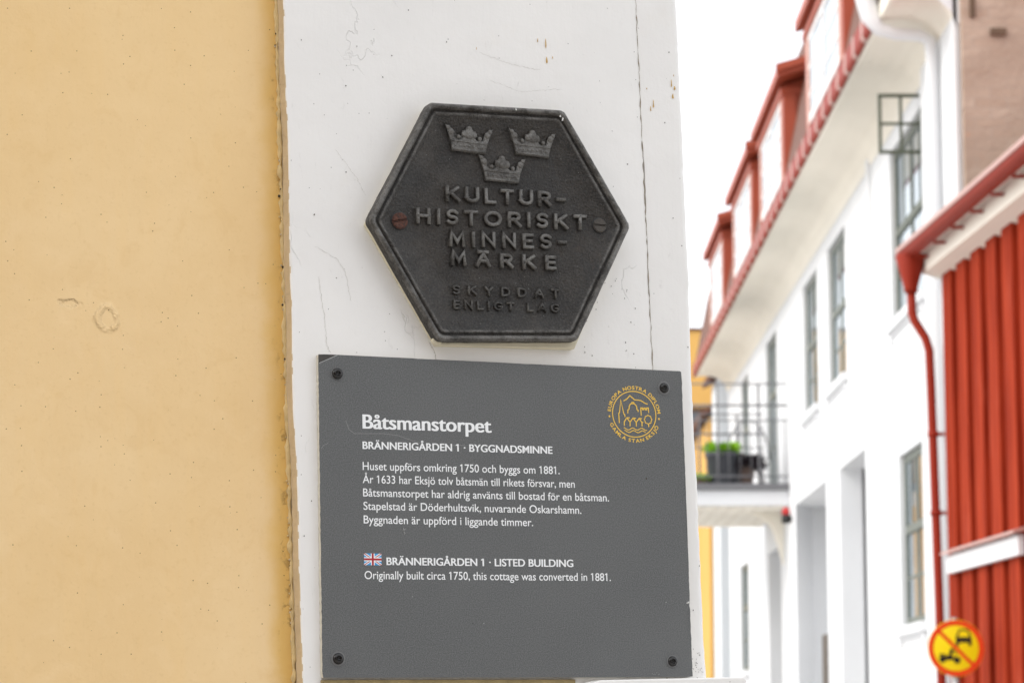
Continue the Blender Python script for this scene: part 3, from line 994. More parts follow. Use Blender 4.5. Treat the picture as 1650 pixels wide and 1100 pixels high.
for txt, a in [("Huset uppförs omkring 1750 och byggs om 1881.", (0.0389, 0.1771, 0.2250, 0.1786)),
               ("År 1633 har Eksjö tolv båtsmän till rikets försvar, men", (0.0387, 0.1658, 0.2394, 0.1669)),
               ("Båtsmanstorpet har aldrig använts till bostad för en båtsman.", (0.0389, 0.1543, 0.2726, 0.1555)),
               ("Stapelstad är Döderhultsvik, nuvarande Oskarshamn.", (0.0390, 0.1428, 0.2451, 0.1438)),
               ("Byggnaden är uppförd i liggande timmer.", (0.0390, 0.1311, 0.1979, 0.1319)),
               ("Originally built circa 1750, this cottage was converted in 1881.", (0.0390, 0.0835, 0.2720, 0.0847))]:
    if txt[0] == "O":
        bd.build("body_lettering", M['signink'], sg, SB); bd = MB()
    text_into(bd, txt, *a, 0.0068, TY, 0.005)
bd.build("body_lettering", M['signink'], sg, SB)

# union flag
fl = MB()
fx0, fz0, fw, fh = 0.0387, 0.0953, 0.0160, 0.0101
def fr(x0, z0, x1, z1, y, mi): fl.add([(x0,y,z0),(x1,y,z0),(x1,y,z1),(x0,y,z1)], [(0,1,2,3)], mi)
fr(fx0, fz0, fx0+fw, fz0+fh, TY, 0)
def diag(a, b, wd, y, mi):
    # diagonal band clipped to the flag's rectangle
    a = Vector(a); b = Vector(b); d = (b-a).normalized(); nn = Vector((-d.y, d.x))*wd/2
    poly = [a+nn-d, b+nn+d, b-nn+d, a-nn-d]
    def clip(poly, ax, val, keep):
        out = []
        for i in range(len(poly)):
            p, q = poly[i-1], poly[i]
            ip, iq = keep(p[ax]-val), keep(q[ax]-val)
            if ip != iq:
                t = (val-p[ax])/(q[ax]-p[ax]); out.append(p.lerp(q, t))
            if iq: out.append(q)
        return out
    for ax, lo_, hi_ in ((0, fx0, fx0+fw), (1, fz0, fz0+fh)):
        poly = clip(poly, ax, lo_, lambda t: t >= 0); poly = clip(poly, ax, hi_, lambda t: t <= 0)
    fl.add([(p.x, y, p.y) for p in poly], [tuple(range(len(poly)))], mi)
A_, B_, C_, D_ = (fx0, fz0), (fx0+fw, fz0+fh), (fx0, fz0+fh), (fx0+fw, fz0)
diag(A_, B_, 0.0021, TY-0.00004, 1); diag(C_, D_, 0.0021, TY-0.00005, 1)
diag(A_, B_, 0.0007, TY-0.00008, 2); diag(C_, D_, 0.0007, TY-0.00009, 2)
mx_, mz_ = fx0+fw/2, fz0+fh/2
fr(mx_-0.0017, fz0, mx_+0.0017, fz0+fh, TY-0.00013, 1); fr(fx0, mz_-0.0017, fx0+fw, mz_+0.0017, TY-0.00014, 1)
fr(mx_-0.0009, fz0, mx_+0.0009, fz0+fh, TY-0.00018, 2); fr(fx0, mz_-0.0009, fx0+fw, mz_+0.0009, TY-0.00019, 2)
fl.build("flag", [M['flagblue'], M['signink'], M['flagred']], sg, SB)

# gold round emblem; drawing units are those of a 1320 x 1100 sketch, ring centre 602,565
em = MB()
ecx, ecz = 0.3006, 0.2350
def EP(x, y):
    x -= 602.0; y -= 565.0
    return (ecx+x*0.0000845, ecz-(y-x*0.035)*0.0000765)
def line(pts, wd=0.00092, closed=False): em.ribbon([EP(*p) for p in pts], wd, TY, 0, closed)
ring = [(ecx+0.0217*math.cos(2*math.pi*i/96), ecz+0.0208*math.sin(2*math.pi*i/96)) for i in range(96)]
em.ribbon(ring, 0.00085, TY, 0, True)
line([(480,408),(520,385),(556,345),(580,365),(612,395),(660,398),(690,405),(730,432),(765,445)])
line([(422,670),(418,555),(428,545),(446,392),(478,560),(488,570),(492,598)])
line([(526,555),(528,515),(542,505),(545,470),(556,450),(572,438),(604,440),(622,455),(634,478),(636,510),(650,520),(648,538)])
line([(575,440),(578,424),(600,424),(602,440)], 0.0008)
line([(684,582),(682,490),(702,490),(702,510),(718,510),(718,492),(736,492),(736,512),(752,512),(752,490),(772,490),(774,548)])
line([(480,702),(480,655),(512,608),(546,608)]); line([(512,608),(548,660),(548,708)]); line([(548,660),(586,610),(622,614)])
line([(586,610),(622,662),(622,710)]); line([(622,662),(658,614),(692,618)]); line([(658,614),(690,664),(690,710)]); line([(690,664),(706,660)])
cl = []
for i in range(48):
    t = 2*math.pi*i/48
    r_ = 1+0.09*math.cos(8*t)
    cl.append((764+42*r_*math.cos(t), 630+50*r_*math.sin(t)))
line(cl, 0.00075, True)
line([(768,684),(770,716)], 0.0010)
for dy in (0, 30):
    line([(472+i*9.2+(8 if dy else 0), 738+dy-12*math.cos(i/30*2*math.pi*2.6)+i*0.25) for i in range(31 if not dy else 28)], 0.0007)
def ring_text(txt, a_mid, span, top):
    """letters standing round the ring; angle measured anticlockwise from the right"""
    gl = []
    for c in txt:
        if c == ' ': gl.append((None, None, 0.22)); continue
        vs, fs = glyphs(c, 0.02)
        a = min(p[0] for p in vs); b = max(p[0] for p in vs)
        gl.append(([(p[0]-(a+b)/2, p[1]) for p in vs], fs, b-a))
    tot = sum(g_[2] for g_ in gl)+0.13*(len(gl)-1)
    pos = 0
    rad = 0.02335 if top else 0.0266
    size = 0.00315/CAP
    for vs, fs, w_ in gl:
        mid = (pos+w_/2)/tot-0.5
        pos += w_+0.13
        if vs is None: continue
        t = R(a_mid)-(1 if top else -1)*mid*R(span)
        out = []
        for px, py in vs:
            sx_ = span*math.pi/180*0.0255/(tot)
            if top:
                r_ = rad+py*size; x_ = px*sx_
                out.append((ecx+r_*math.cos(t)+x_*math.sin(t), TY, ecz+0.965*(r_*math.sin(t)-x_*math.cos(t))))
            else:
                r_ = rad-py*size; x_ = px*sx_
                out.append((ecx+r_*math.cos(t)-x_*math.sin(t), TY, ecz+0.965*(r_*math.sin(t)+x_*math.cos(t))))
        em.add(out, fs, 0)
ring_text("EUROPA NOSTRA DIPLOM", 89.5, 172, True)
ring_text("GAMLA STAN EKSJÖ", 268.5, 134, False)
for a in (186.5, -8.0):
    em.add([(ecx+0.0250*math.cos(R(a))+0.0009*math.cos(t), TY, ecz+0.0244*math.sin(R(a))+0.0009*math.sin(t)) for t in [2*math.pi*i/14 for i in range(14)]], [tuple(range(14))], 0)
em.build("emblem", M['gold'], sg, SB)

def dome_screw(cx_, cz_, r, washer):
    mb = MB()
    mb.lathe([(r*washer, 0.0), (r*washer, -0.0005), (r*1.0, -0.0006)], (cx_, -0.0060, cz_), 'y', 24, 1, False)
    mb.lathe([(r, 0.0), (r, -0.0010), (r*0.92, -0.0019), (r*0.76, -0.0026), (r*0.55, -0.0030), (r*0.46, -0.0031), (r*0.40, -0.0012), (r*0.05, -0.0010)], (cx_, -0.0060, cz_), 'y', 24, 0, True)
    for k in range(4):
        t = k*math.pi/2+0.5
        mb.box((cx_+math.cos(t)*r*0.42-r*0.10, -0.00915, cz_+math.sin(t)*r*0.42-r*0.10), (cx_+math.cos(t)*r*0.42+r*0.10, -0.0080, cz_+math.sin(t)*r*0.42+r*0.10))
    return mb.build("screw", [M['screw'], M['washer']], sg, SB)
for x, z, r_, wsh in [(0.0168, 0.2597, 0.0049, 1.05), (0.3314, 0.2601, 0.0046, 1.35), (0.0140, 0.0159, 0.0049, 1.25), (0.3302, 0.0139, 0.0046, 1.18)]:
    dome_screw(x, z, r_, wsh)

# ------------------------------------------------------------------ white plastered house along the street
WX = 3.7
Y0, Y1 = 22.35, 47.0
wh = empty("white_house", (WX+2, (Y0+Y1)/2, 0), "long white plastered house with red dormers and cream eaves", "house")
WB = (WX+2, (Y0+Y1)/2, 0)
def holes_wall(mb, X, Yr, Zr, holes, mi=0):
    ys = sorted({*Yr, *[h[0] for h in holes], *[h[1] for h in holes]})
    zs = sorted({*Zr, *[h[2] for h in holes], *[h[3] for h in holes]})
    for a, b in zip(ys, ys[1:]):
        for c, d in zip(zs, zs[1:]):
            m_ = ((a+b)/2, (c+d)/2)
            if any(h[0] < m_[0] < h[1] and h[2] < m_[1] < h[3] for h in holes): continue
            mb.add([(X,a,c),(X,b,c),(X,b,d),(X,a,d)], [(0,1,2,3)], mi)
def reveal(mb, X, h, depth, mi=0, back=False, far=0.0, bottom=True):
    a, b, c, d = h
    b2 = b+far
    mb.add([(X,a,c),(X+depth,a,c),(X+depth,a,d),(X,a,d)], [(0,1,2,3)], mi)
    mb.add([(X,b,c),(X+0.25,b2 if far else b,c),(X+0.25,b2 if far else b,d),(X,b,d)], [(0,1,2,3)], mi)
    if far: mb.add([(X+0.25,b2,c),(X+depth,b2,c),(X+depth,b2,d),(X+0.25,b2,d)], [(0,1,2,3)], mi)
    mb.add([(X,a,d),(X+depth,a,d),(X+depth,b2,d),(X+0.25,b2,d),(X,b,d)], [(0,1,2,3,4)], mi)
    if bottom: mb.add([(X,a,c),(X+depth,a,c),(X+depth,b2,c),(X,b,c)], [(0,1,2,3)], mi)
    if back: mb.add([(X+depth,a,c),(X+depth,b2,c),(X+depth,b2,d),(X+depth,a,d)], [(0,1,2,3)], mi)
WIN = {'A': (24.45, 26.55, 5.55, 7.24), 'B': (30.25, 31.95, 5.57, 7.23), 'C': (33.1, 34.7, 5.57, 7.23),
       'D': (38.3, 39.9, 4.95, 7.23), 'E': (42.9, 44.3, 5.57, 7.23), 'G': (24.8, 26.3, 2.62, 4.24), 'F': (43.3, 44.9, 2.62, 4.3)}
OPN = [((32.45, 35.95, 0, 4.58), 0.8, 0.45), ((28.8, 31.08, 0, 4.58), 1.0, 0.0), ((38.0, 39.9, 0, 4.2), 1.6, 0.0)]
fw_ = MB()
holes_wall(fw_, WX, (Y0, Y1), (0, 7.82), list(WIN.values())+[h for h, _, _ in OPN])
for h in WIN.values(): reveal(fw_, WX, h, 0.16)
for h, d, far in OPN: reveal(fw_, WX, h, d, back=True, far=far, bottom=False)
fw_.add([(WX,Y1,0),(9,Y1,0),(9,Y1,7.8),(WX,Y1,7.8)], [(0,1,2,3)])
fw_.add([(WX,Y0+0.01,0),(9,Y0+0.01,0),(9,Y0+0.01,7.8),(WX,Y0+0.01,7.8)], [(0,1,2,3)])
fw_.box((9, Y0+0.01, 0), (9.2, Y1, 7.8))
fw_.box((WX-0.035, Y0, 0), (WX-0.002, 24.2, 7.70))           # corner pilaster
fw_.box((WX-0.03, 27.95, 0), (WX-0.002, 28.15, 7.6))         # shallow lesene
fw_.build("wall", M['plaster'], wh, WB)
br = MB()
br.prism([(WX+0.02, 4.5), (9.0, 4.5), (9.0, 13.5), (5.2, 13.5), (WX+0.02, 11.2)], 1, Y0-0.10, Y0-0.005)
# put-log holes and a stub left in the brick
for x, z, a, b in [(4.02, 7.355, 0.065, 0.028), (3.81, 7.56, 0.022, 0.08)]:
    br.box((x-a, Y0-0.13, z-b), (x+a, Y0-0.102, z+b), 1)
br.build("gable_wall", [M['brick'], M['wood']], wh, WB)
# cream cove under the eaves
cv = MB()
prof = [(WX-0.004, 7.42), (WX-0.05, 7.56), (WX-0.15, 7.66), (WX-0.30, 7.71), (WX-0.50, 7.70), (WX-0.545, 7.69), (WX-0.545, 7.84), (WX+0.2, 7.84)]
for i in range(len(prof)-1):
    a, b = prof[i], prof[i+1]
    cv.add([(a[0],Y0,a[1]),(b[0],Y0,b[1]),(b[0],Y1,b[1]),(a[0],Y1,a[1])], [(0,1,2,3)], 0, i < 4)
cv.add([(p[0], Y0, p[1]) for p in prof], [tuple(range(len(prof)))], 1)
cv.add([(p[0], Y1, p[1]) for p in prof], [tuple(range(len(prof)))], 1)
o = cv.build("cornice", [M['soffit'], M['plaster']], wh, WB)
merge(o, 0.0005)
# eaves gutter: red sheet with pale straps
gt = MB()
gx = WX-0.55
gt.prism([(gx-0.01, 7.68), (gx-0.035, 7.685), (gx-0.055, 7.71), (gx-0.055, 7.87), (gx-0.035, 7.87), (gx-0.03, 7.74), (gx, 7.72)], 1, 23.35, Y1)
y = 23.75
while y < Y1:
    gt.prism([(gx-0.012, 7.677), (gx-0.036, 7.681), (gx-0.0585, 7.708), (gx-0.0585, 7.873), (gx-0.0555, 7.873), (gx-0.0555, 7.711), (gx-0.034, 7.6855), (gx-0.012, 7.68)], 1, y, y+0.13, 1)
    y += 0.62
gt.build("gutter", [M['redmetal'], M['pale']], wh, WB)
# steep lower roof slope and the flatter top
ro = MB()
ro.prism([(gx-0.02, 7.85), (gx+0.21, 9.0), (gx+0.5, 10.2), (6.3, 12.2), (9.3, 9.0), (9.3, 8.8), (6.3, 11.9), (gx+0.66, 10.05), (gx+0.36, 8.95), (gx+0.15, 7.85)], 1, Y0+0.02, Y1+0.1)
ro.build("roof", M['tile'], wh, WB)
# white downpipe from the near end of the eaves
dp = MB()
dp.tube([(3.02, 23.15, 8.35), (3.04, 23.15, 7.95), (3.08, 23.12, 7.72), (3.15, 23.1, 7.60), (3.30, 23.1, 7.56), (3.50, 23.1, 7.55), (3.585, 23.1, 7.50), (3.60, 23.1, 7.35), (3.60, 23.1, 0.2)],
        [0.10, 0.10, 0.085, 0.06, 0.055, 0.055, 0.055, 0.055, 0.055], 12)
dp.build("downpipe", M['plaster'], wh, WB)

def window(name, h, X, mat, cols, transom, parent, off, sill=True, curtain=None, bars=1):
    a, b, c, d = h
    f = MB()
    x0, x1 = X+0.048, X+0.125
    t = 0.075
    f.box((x0, a, c), (x1, a+t, d)); f.box((x0, b-t, c), (x1, b, d))
    f.box((x0, a+t, c), (x1, b-t, c+t)); f.box((x0, a+t, d-t), (x1, b-t, d))
    zt = c+(d-c)*transom
    f.box((x0-0.006, a+t, zt-0.04), (x1, b-t, zt+0.04))
    for i in range(1, cols):
        y = a+(b-a)*i/cols
        f.box((x0+0.003, y-0.045, c+t), (x1, y+0.045, zt-0.04)); f.box((x0+0.003, y-0.045, zt+0.04), (x1, y+0.045, d-t))
    for i in range(cols):
        ya = a+(b-a)*i/cols; yb = a+(b-a)*(i+1)/cols
        f.box((x0+0.007, (ya+yb)/2-0.015, zt+0.04), (x1, (ya+yb)/2+0.015, d-t))
    for k in range(1, bars+1):
        z = c+(zt-c)*k/(bars+1)
        f.box((x0+0.008, a+t, z-0.014), (x1, b-t, z+0.014))
    fo = f.build("window", mat, parent, off)
    p = MB()
    p.add([(X+0.062, a+t*0.5, c+t*0.5), (X+0.062, b-t*0.5, c+t*0.5), (X+0.062, b-t*0.5, d-t*0.5), (X+0.062, a+t*0.5, d-t*0.5)], [(0,1,2,3)])
    p.build("pane", M['glass'], fo)
    p_ = COL.objects[-1]
    for v in p_.data.vertices: v.co -= Vector(off)
    if sill:
        s_ = MB()
        s_.box((X-0.06, a-0.10, c-0.09), (X+0.14, b+0.10, c-0.004))
        s_.box((X-0.03, a-0.04, c-0.20), (X-0.003, a+0.05, c-0.09)); s_.box((X-0.03, b-0.05, c-0.20), (X-0.003, b+0.04, c-0.09))
        s_.box((X-0.02, a+0.05, c-0.13), (X-0.003, b-0.05, c-0.09))
        so = s_.build("sill", M['plaster'], fo)
        for v in so.data.vertices: v.co -= Vector(off)
    return fo
for k in 'ABCE': window("window", WIN[k], WX, M['wingrey'] if k != 'A' else M['wingreen'], 2, 0.52, wh, WB)
window("window", WIN['D'], WX, M['wingrey'], 2, 0.65, wh, WB, sill=False)
window("window", WIN['G'], WX, M['wingrey'], 2, 0.56, wh, WB)
window("window", WIN['F'], WX, M['wingrey'], 2, 0.6, wh, WB)
# the open casement of the nearest upper window
ca = MB()
cy, cx0, cx1, cz0, cz1 = 24.52, 3.325, 3.735, 6.82, 7.37
t = 0.028
ca.box((cx0, cy, cz0), (cx0+t, cy+0.04, cz1)); ca.box((cx1-t, cy, cz0), (cx1, cy+0.04, cz1))
ca.box((cx0+t, cy, cz0), (cx1-t, cy+0.04, cz0+t)); ca.box((cx0+t, cy, cz1-t), (cx1-t, cy+0.04, cz1))
cm = (cx0+cx1)/2
ca.box((cm-0.013, cy+0.006, cz0+t), (cm+0.013, cy+0.034, cz1-t))
ca.box((cx0+t, cy+0.008, (cz0+cz1)/2-0.012), (cx1-t, cy+0.032, (cz0+cz1)/2+0.012))
cao = ca.build("window", M['wingreen'], wh, WB); tag(cao, "open green casement swung out from the wall")
p = MB(); p.add([(cx0+t/2, cy+0.02, cz0+t/2), (cx1-t/2, cy+0.02, cz0+t/2), (cx1-t/2, cy+0.02, cz1-t/2), (cx0+t/2, cy+0.02, cz1-t/2)], [(0,1,2,3)])
p.build("pane", M['clear'], cao, WB)
# dark door leaf standing in the first gateway
dl = MB()
dl.box((WX+0.03, 32.50, 0.05), (WX+0.09, 33.4, 2.80))
for z in (0.25, 1.15, 2.05):
    dl.box((WX+0.012, 32.60, z), (WX+0.03, 33.12, z+0.6))
dl.build("door", M['black'], wh, WB, 0.008)

# dormers
for (a, b) in [(25.6, 28.9), (31.4, 34.5), (35.6, 38.8), (40.6, 43.4)]:
    d_ = MB()
    X0_ = 3.18
    d_.prism([(X0_, 7.95), (X0_, 9.10), (5.2, 9.72), (5.2, 7.95)], 1, a, b)
    # corner boards and soffit moulding
    d_.box((X0_-0.03, a-0.02, 7.95), (X0_+0.12, a+0.16, 8.98)); d_.box((X0_-0.03, b-0.16, 7.95), (X0_+0.12, b+0.02, 8.98))
    d_.box((X0_-0.06, a-0.04, 8.98), (X0_+0.2, b+0.04, 9.06))
    do = d_.build("dormer", M['dormer'], wh, WB)
    r_ = MB()
    r_.prism([(X0_-0.13, 9.10), (X0_-0.13, 9.22), (5.4, 9.88), (5.4, 9.74)], 1, a-0.40, b+0.12)
    r_.prism([(X0_-0.15, 9.15), (X0_-0.15, 9.24), (5.4, 9.92), (5.4, 9.86)], 1, a-0.44, a-0.402)
    r_.build("dormer_roof", M['dormer'], do, WB)
    f = MB()
    x0 = X0_-0.038
    wa, wb_ = a+0.18, b-0.18
    f.box((x0, wa, 8.0), (x0+0.05, wa+0.14, 8.96), 1); f.box((x0, wb_-0.14, 8.0), (x0+0.05, wb_, 8.96), 1)
    f.box((x0+0.004, wa+0.14, 8.89), (x0+0.05, wb_-0.14, 8.96)); f.box((x0+0.004, wa+0.14, 8.0), (x0+0.05, wb_-0.14, 8.1))
    m_ = (wa+wb_)/2
    f.box((x0+0.003, m_-0.06, 8.1), (x0+0.05, m_+0.06, 8.89))
    for z in (8.3, 8.6):
        f.box((x0+0.006, wa+0.14, z-0.02), (x0+0.05, m_-0.06, z+0.02)); f.box((x0+0.006, m_+0.06, z-0.02), (x0+0.05, wb_-0.14, z+0.02))
    f.build("dormer_window", [M['winwhite'], M['winpink']], do, WB)
    p = MB(); p.add([(x0+0.012, wa+0.1, 8.05), (x0+0.012, wb_-0.1, 8.05), (x0+0.012, wb_-0.1, 8.93), (x0+0.012, wa+0.1, 8.93)], [(0,1,2,3)])
    p.build("pane", M['glass'], do, WB)

# balcony of the white house
bx0, bx1, by0, by1, bz = 2.15, WX-0.004, 36.75, 40.3, 4.90
bl = MB()
bl.box((bx0, by0, 4.64), (bx1, by1, 4.84))
bal = bl.build("balcony", M['plaster'], wh, WB)
fl_ = MB(); fl_.box((bx0-0.05, by0-0.05, 4.843), (bx1, by1+0.05, 4.93)); fl_.build("floor", M['steel'], bal, WB)
un = MB()
for i in range(8):
    xx = bx0+0.06+(bx1-bx0-0.12)*i/8
    un.box((xx, by0+0.06, 4.612), (xx+(bx1-bx0-0.12)/8-0.012, by1-0.06, 4.637))
un.prism([(bx1, 4.61), (bx1-0.45, 4.61), (bx1-0.28, 4.54), (bx1-0.14, 4.40), (bx1-0.05, 4.1), (bx1, 3.9)], 1, by0+0.8, by0+1.0)
un.build("underside", M['soffit'], bal, WB)
rl = MB()
for y in (by0, by1):
    for z, r_ in ((6.27, 0.012), (5.98, 0.016), (5.78, 0.010), (5.03, 0.010)):
        rl.tube([(bx0, y, z), (bx1-0.01, y, z)], r_, 8)
    k = 0
    xx = bx0
    while xx < bx1:
        rl.tube([(xx, y, 4.93), (xx, y, 5.78)], 0.006, 6); xx += 0.15
    for xx in (bx0, 2.75, 3.3):
        rl.tube([(xx, y, 4.93), (xx, y, 6.27)], 0.017, 8)
for z in (6.27, 5.98, 5.78):
    rl.tube([(bx0, by0, z), (bx0, by1, z)], 0.018, 8)
yy = by0
while yy < by1:
    rl.tube([(bx0, yy, 4.93), (bx0, yy, 5.78)], 0.006, 6); yy += 0.15
rl.build("railing", M['steel'], bal, WB)

# things on the balcony
def leaf(mb, p, d, ln, wd, mi=0):
    p = Vector(p); d = Vector(d).normalized()
    s_ = d.cross(Vector((random.uniform(-1,1), random.uniform(-1,1), random.uniform(0.2,1)))).normalized()
    q = p+d*ln*0.55-Vector((0,0,ln*0.05)); e = p+d*ln-Vector((0,0,ln*0.18))
    mb.add([p, q+s_*wd, e, q-s_*wd], [(0,1,2),(0,2,3)], mi)
def planter(name, x, y, z, r0, r1, h, mat, label, leaves, lmat, spread, lh, ll, lw, cat="planter"):
    e = empty(name, (x, y, z), label, cat)
    t_ = MB()
    t_.lathe([(r0, 0), (r0*1.02, 0.02), (r1*0.97, h*0.86), (r1*1.04, h*0.88), (r1*1.04, h), (r1*0.93, h), (r1*0.9, h-0.05), (0.01, h-0.05)], (0, 0, 0), 'z', 24)
    t_.build("tub", mat, e)
    l_ = MB()
    for i in range(leaves):
        a_ = random.uniform(0, 2*math.pi); rr_ = spread*math.sqrt(random.random())
        p = (rr_*math.cos(a_)*0.8, rr_*math.sin(a_)*0.8, h-0.04+random.random()*lh)
        leaf(l_, p, (math.cos(a_)*0.8, math.sin(a_)*0.8, random.uniform(-0.1, 1.0)), ll*random.uniform(0.6, 1.2), lw)
    for i in range(10):
        a_ = random.uniform(0, 2*math.pi)
        l_.tube([(0.02*math.cos(a_), 0.02*math.sin(a_), h-0.06), (spread*0.6*math.cos(a_), spread*0.6*math.sin(a_), h+lh*0.8)], 0.004, 5)
    l_.build("foliage", lmat, e)
    return e
planter("planter", 2.845, 37.15, 4.93, 0.185, 0.235, 0.45, M['tub'], "large dark grey tub with bright green plant on balcony", 520, M['leaf'], 0.23, 0.13, 0.11, 0.026)
planter("flower_pot", 3.16, 37.2, 4.93, 0.09, 0.125, 0.26, M['clay'], "small brown pot with dark drooping leaves on balcony", 260, M['darkleaf'], 0.2, 0.16, 0.17, 0.03, "flower pot")
planter("flower_pot", 2.57, 37.1, 4.93, 0.08, 0.10, 0.10, M['clay'], "low pot with green sprigs at the balcony's outer end", 130, M['leaf'], 0.12, 0.08, 0.09, 0.018, "flower pot")
ch = empty("garden_chair", (3.28, 38.0, 4.93), "dark metal garden chair with round hoop back on balcony", "chair")
c_ = MB(); c_.lathe([(0.20, 0.43), (0.205, 0.445), (0.20, 0.46), (0.01, 0.462)], (0, 0, 0), 'z', 24); c_.build("seat", M['steel'], ch)
c_ = MB(); c_.tube([(-0.30*math.cos(R(a)), 0.19, 0.45+0.56*math.sin(R(a))) for a in range(0, 181, 12)], 0.012, 8)
c_.tube([(-0.15, 0.19, 0.45), (-0.12, 0.19, 0.93)], 0.007, 6); c_.tube([(0.15, 0.19, 0.45), (0.12, 0.19, 0.93)], 0.007, 6); c_.build("backrest", M['steel'], ch)
for sx_, sy_ in ((-1,-1),(1,-1),(-1,1),(1,1)):
    c_ = MB(); c_.tube([(sx_*0.14, sy_*0.14, 0.44), (sx_*0.20, sy_*0.20, 0)], 0.011, 8); c_.build("leg", M['steel'], ch)
# small red lamp at the corner under the balcony
al = empty("wall_lamp", (WX-0.03, 36.45, 4.38), "small red and black lamp on white wall beside balcony", "lamp")
a_ = MB(); a_.lathe([(0.055, 0), (0.06, 0.02), (0.06, 0.10), (0.05, 0.11)], (-0.05, 0, 0), 'z', 16); a_.box((-0.02, -0.03, 0.02), (0.028, 0.03, 0.09)); a_.build("base", M['black'], al)
a_ = MB(); a_.lathe([(0.052, 0.11), (0.055, 0.15), (0.04, 0.20), (0.012, 0.215)], (-0.05, 0, 0), 'z', 16); a_.build("cap", M['redlamp'], al)

# ------------------------------------------------------------------ red timber house
rd = Vector((0.0595, -1.0, 0)).normalized()          # along its front, towards the viewer
rn = Vector((-1.0, -0.0595, 0)).normalized()         # outwards, over the street
RC = Vector((3.395, 21.2, 0))                        # far corner on the ground
RM = Matrix(((rd.x, -rn.x, 0, RC.x), (rd.y, -rn.y, 0, RC.y), (0, 0, 1, 0), (0,0,0,1)))   # x along front, y into house, z up
rh = empty("red_house", None, "red timber house with white corner board and red gutter", "house", RM)
EH = 5.16
wl_ = MB()
wl_.box((0.0, 0.0, 0.5), (9, 5, EH+0.02), 0)
x = 0.0
while x < 9:
    wl_.box((x, -0.052, 0.5), (x+0.30, -0.001, EH), 0)
    x += 0.49
wl_.box((-0.0, -0.02, 0), (9, 5, 0.49), 1)
wl_.build("wall", [M['redwood'], M['farplaster']], rh, bevel=0.004)
cb_ = MB(); cb_.box((-0.09, -0.045, 0.3), (-0.003, 0.15, EH)); cb_.build("corner_board", M['plaster'], rh)
so_ = MB()
so_.prism([(-0.175, EH+0.02), (0.0-0.003, EH-0.03), (-0.003, EH+0.30), (-0.175, EH+0.22)], 0, -0.16, 9)
so_.build("soffit", M['soffit'], rh)
rr_ = MB()
rr_.prism([(-0.235, EH+0.23), (2.5, EH+1.9), (5.5, EH+0.22), (5.5, EH+0.30), (2.5, EH+2.0), (-0.235, EH+0.31)], 0, -0.2, 9.2)
rr_.build("roof", M['redmetal'], rh)
gu = MB()
GO = 0.235
pts = [(-0.455+0.075*math.cos(R(a))+GO-0.06, EH+0.20+0.075*math.sin(R(a))) for a in range(180, 361, 20)]
pts += [(p[0]*1.0+0.0, p[1]) for p in [(-0.448+GO, EH+0.20)]]
inner = [(-0.515+GO+0.066*math.cos(R(a)), EH+0.20+0.066*math.sin(R(a))) for a in range(360, 179, -20)]
gu.prism(pts+inner, 0, -0.24, 9.2, 0)
gu.prism([(-0.60+GO, EH+0.19), (-0.60+GO, EH+0.225), (-0.585+GO, EH+0.225), (-0.585+GO, EH+0.19)], 0, -0.24, 9.2, 1)  # pale strip: highlight along the gutter's lip put in as colour
gu.lathe([(0.074, -0.005), (0.074, 0.005)], (0, 0, 0), 'z', 3)
gu.v = gu.v[:-6]; gu.f = gu.f[:-5]; gu.fm = gu.fm[:-5]; gu.sm = gu.sm[:-5]
gu.box((-0.255, -0.59+GO, EH+0.125), (-0.241, -0.44+GO, EH+0.205))
x = 0.1
while x < 9:
    gu.box((x, -0.27, EH+0.10), (x+0.025, -0.18, EH+0.122)); x += 0.62
gu.build("gutter", [M['redmetal'], M['pale']], rh)
pp = MB()
pp.lathe([(0.115, 0.16), (0.12, 0.145), (0.055, -0.10), (0.052, -0.14)], (-0.10, -0.275, EH), 'z', 18)
pp.tube([(-0.10, -0.275, EH-0.12), (-0.10, -0.27, EH-0.30), (-0.09, -0.255, EH-0.36), (-0.07, -0.175, EH-0.50), (-0.06, -0.15, EH-0.60), (-0.06, -0.142, EH-0.9), (-0.06, -0.115, 2.6), (-0.06, -0.095, 0.2)], 0.036, 12)
for z in (EH-1.25, 3.3, 1.8):
    pp.tube([(-0.06, -0.15+0.013*(EH-z), z-0.02), (-0.06, -0.15+0.013*(EH-z), z+0.02)], 0.045, 12)
    pp.box((-0.075, -0.12, z-0.012), (-0.045, -0.046, z+0.012))
pp.build("downpipe", M['redmetal'], rh)
tb = MB()
tb.box((0.16, -0.10, 2.82), (2.42, -0.056, 2.955), 0)
tb.prism([(-0.14, 2.96), (-0.055, 2.985), (-0.055, 3.01), (-0.14, 2.98)], 0, 0.12, 2.46, 1)
tb.build("drip_board", [M['plaster'], M['pale']], rh)

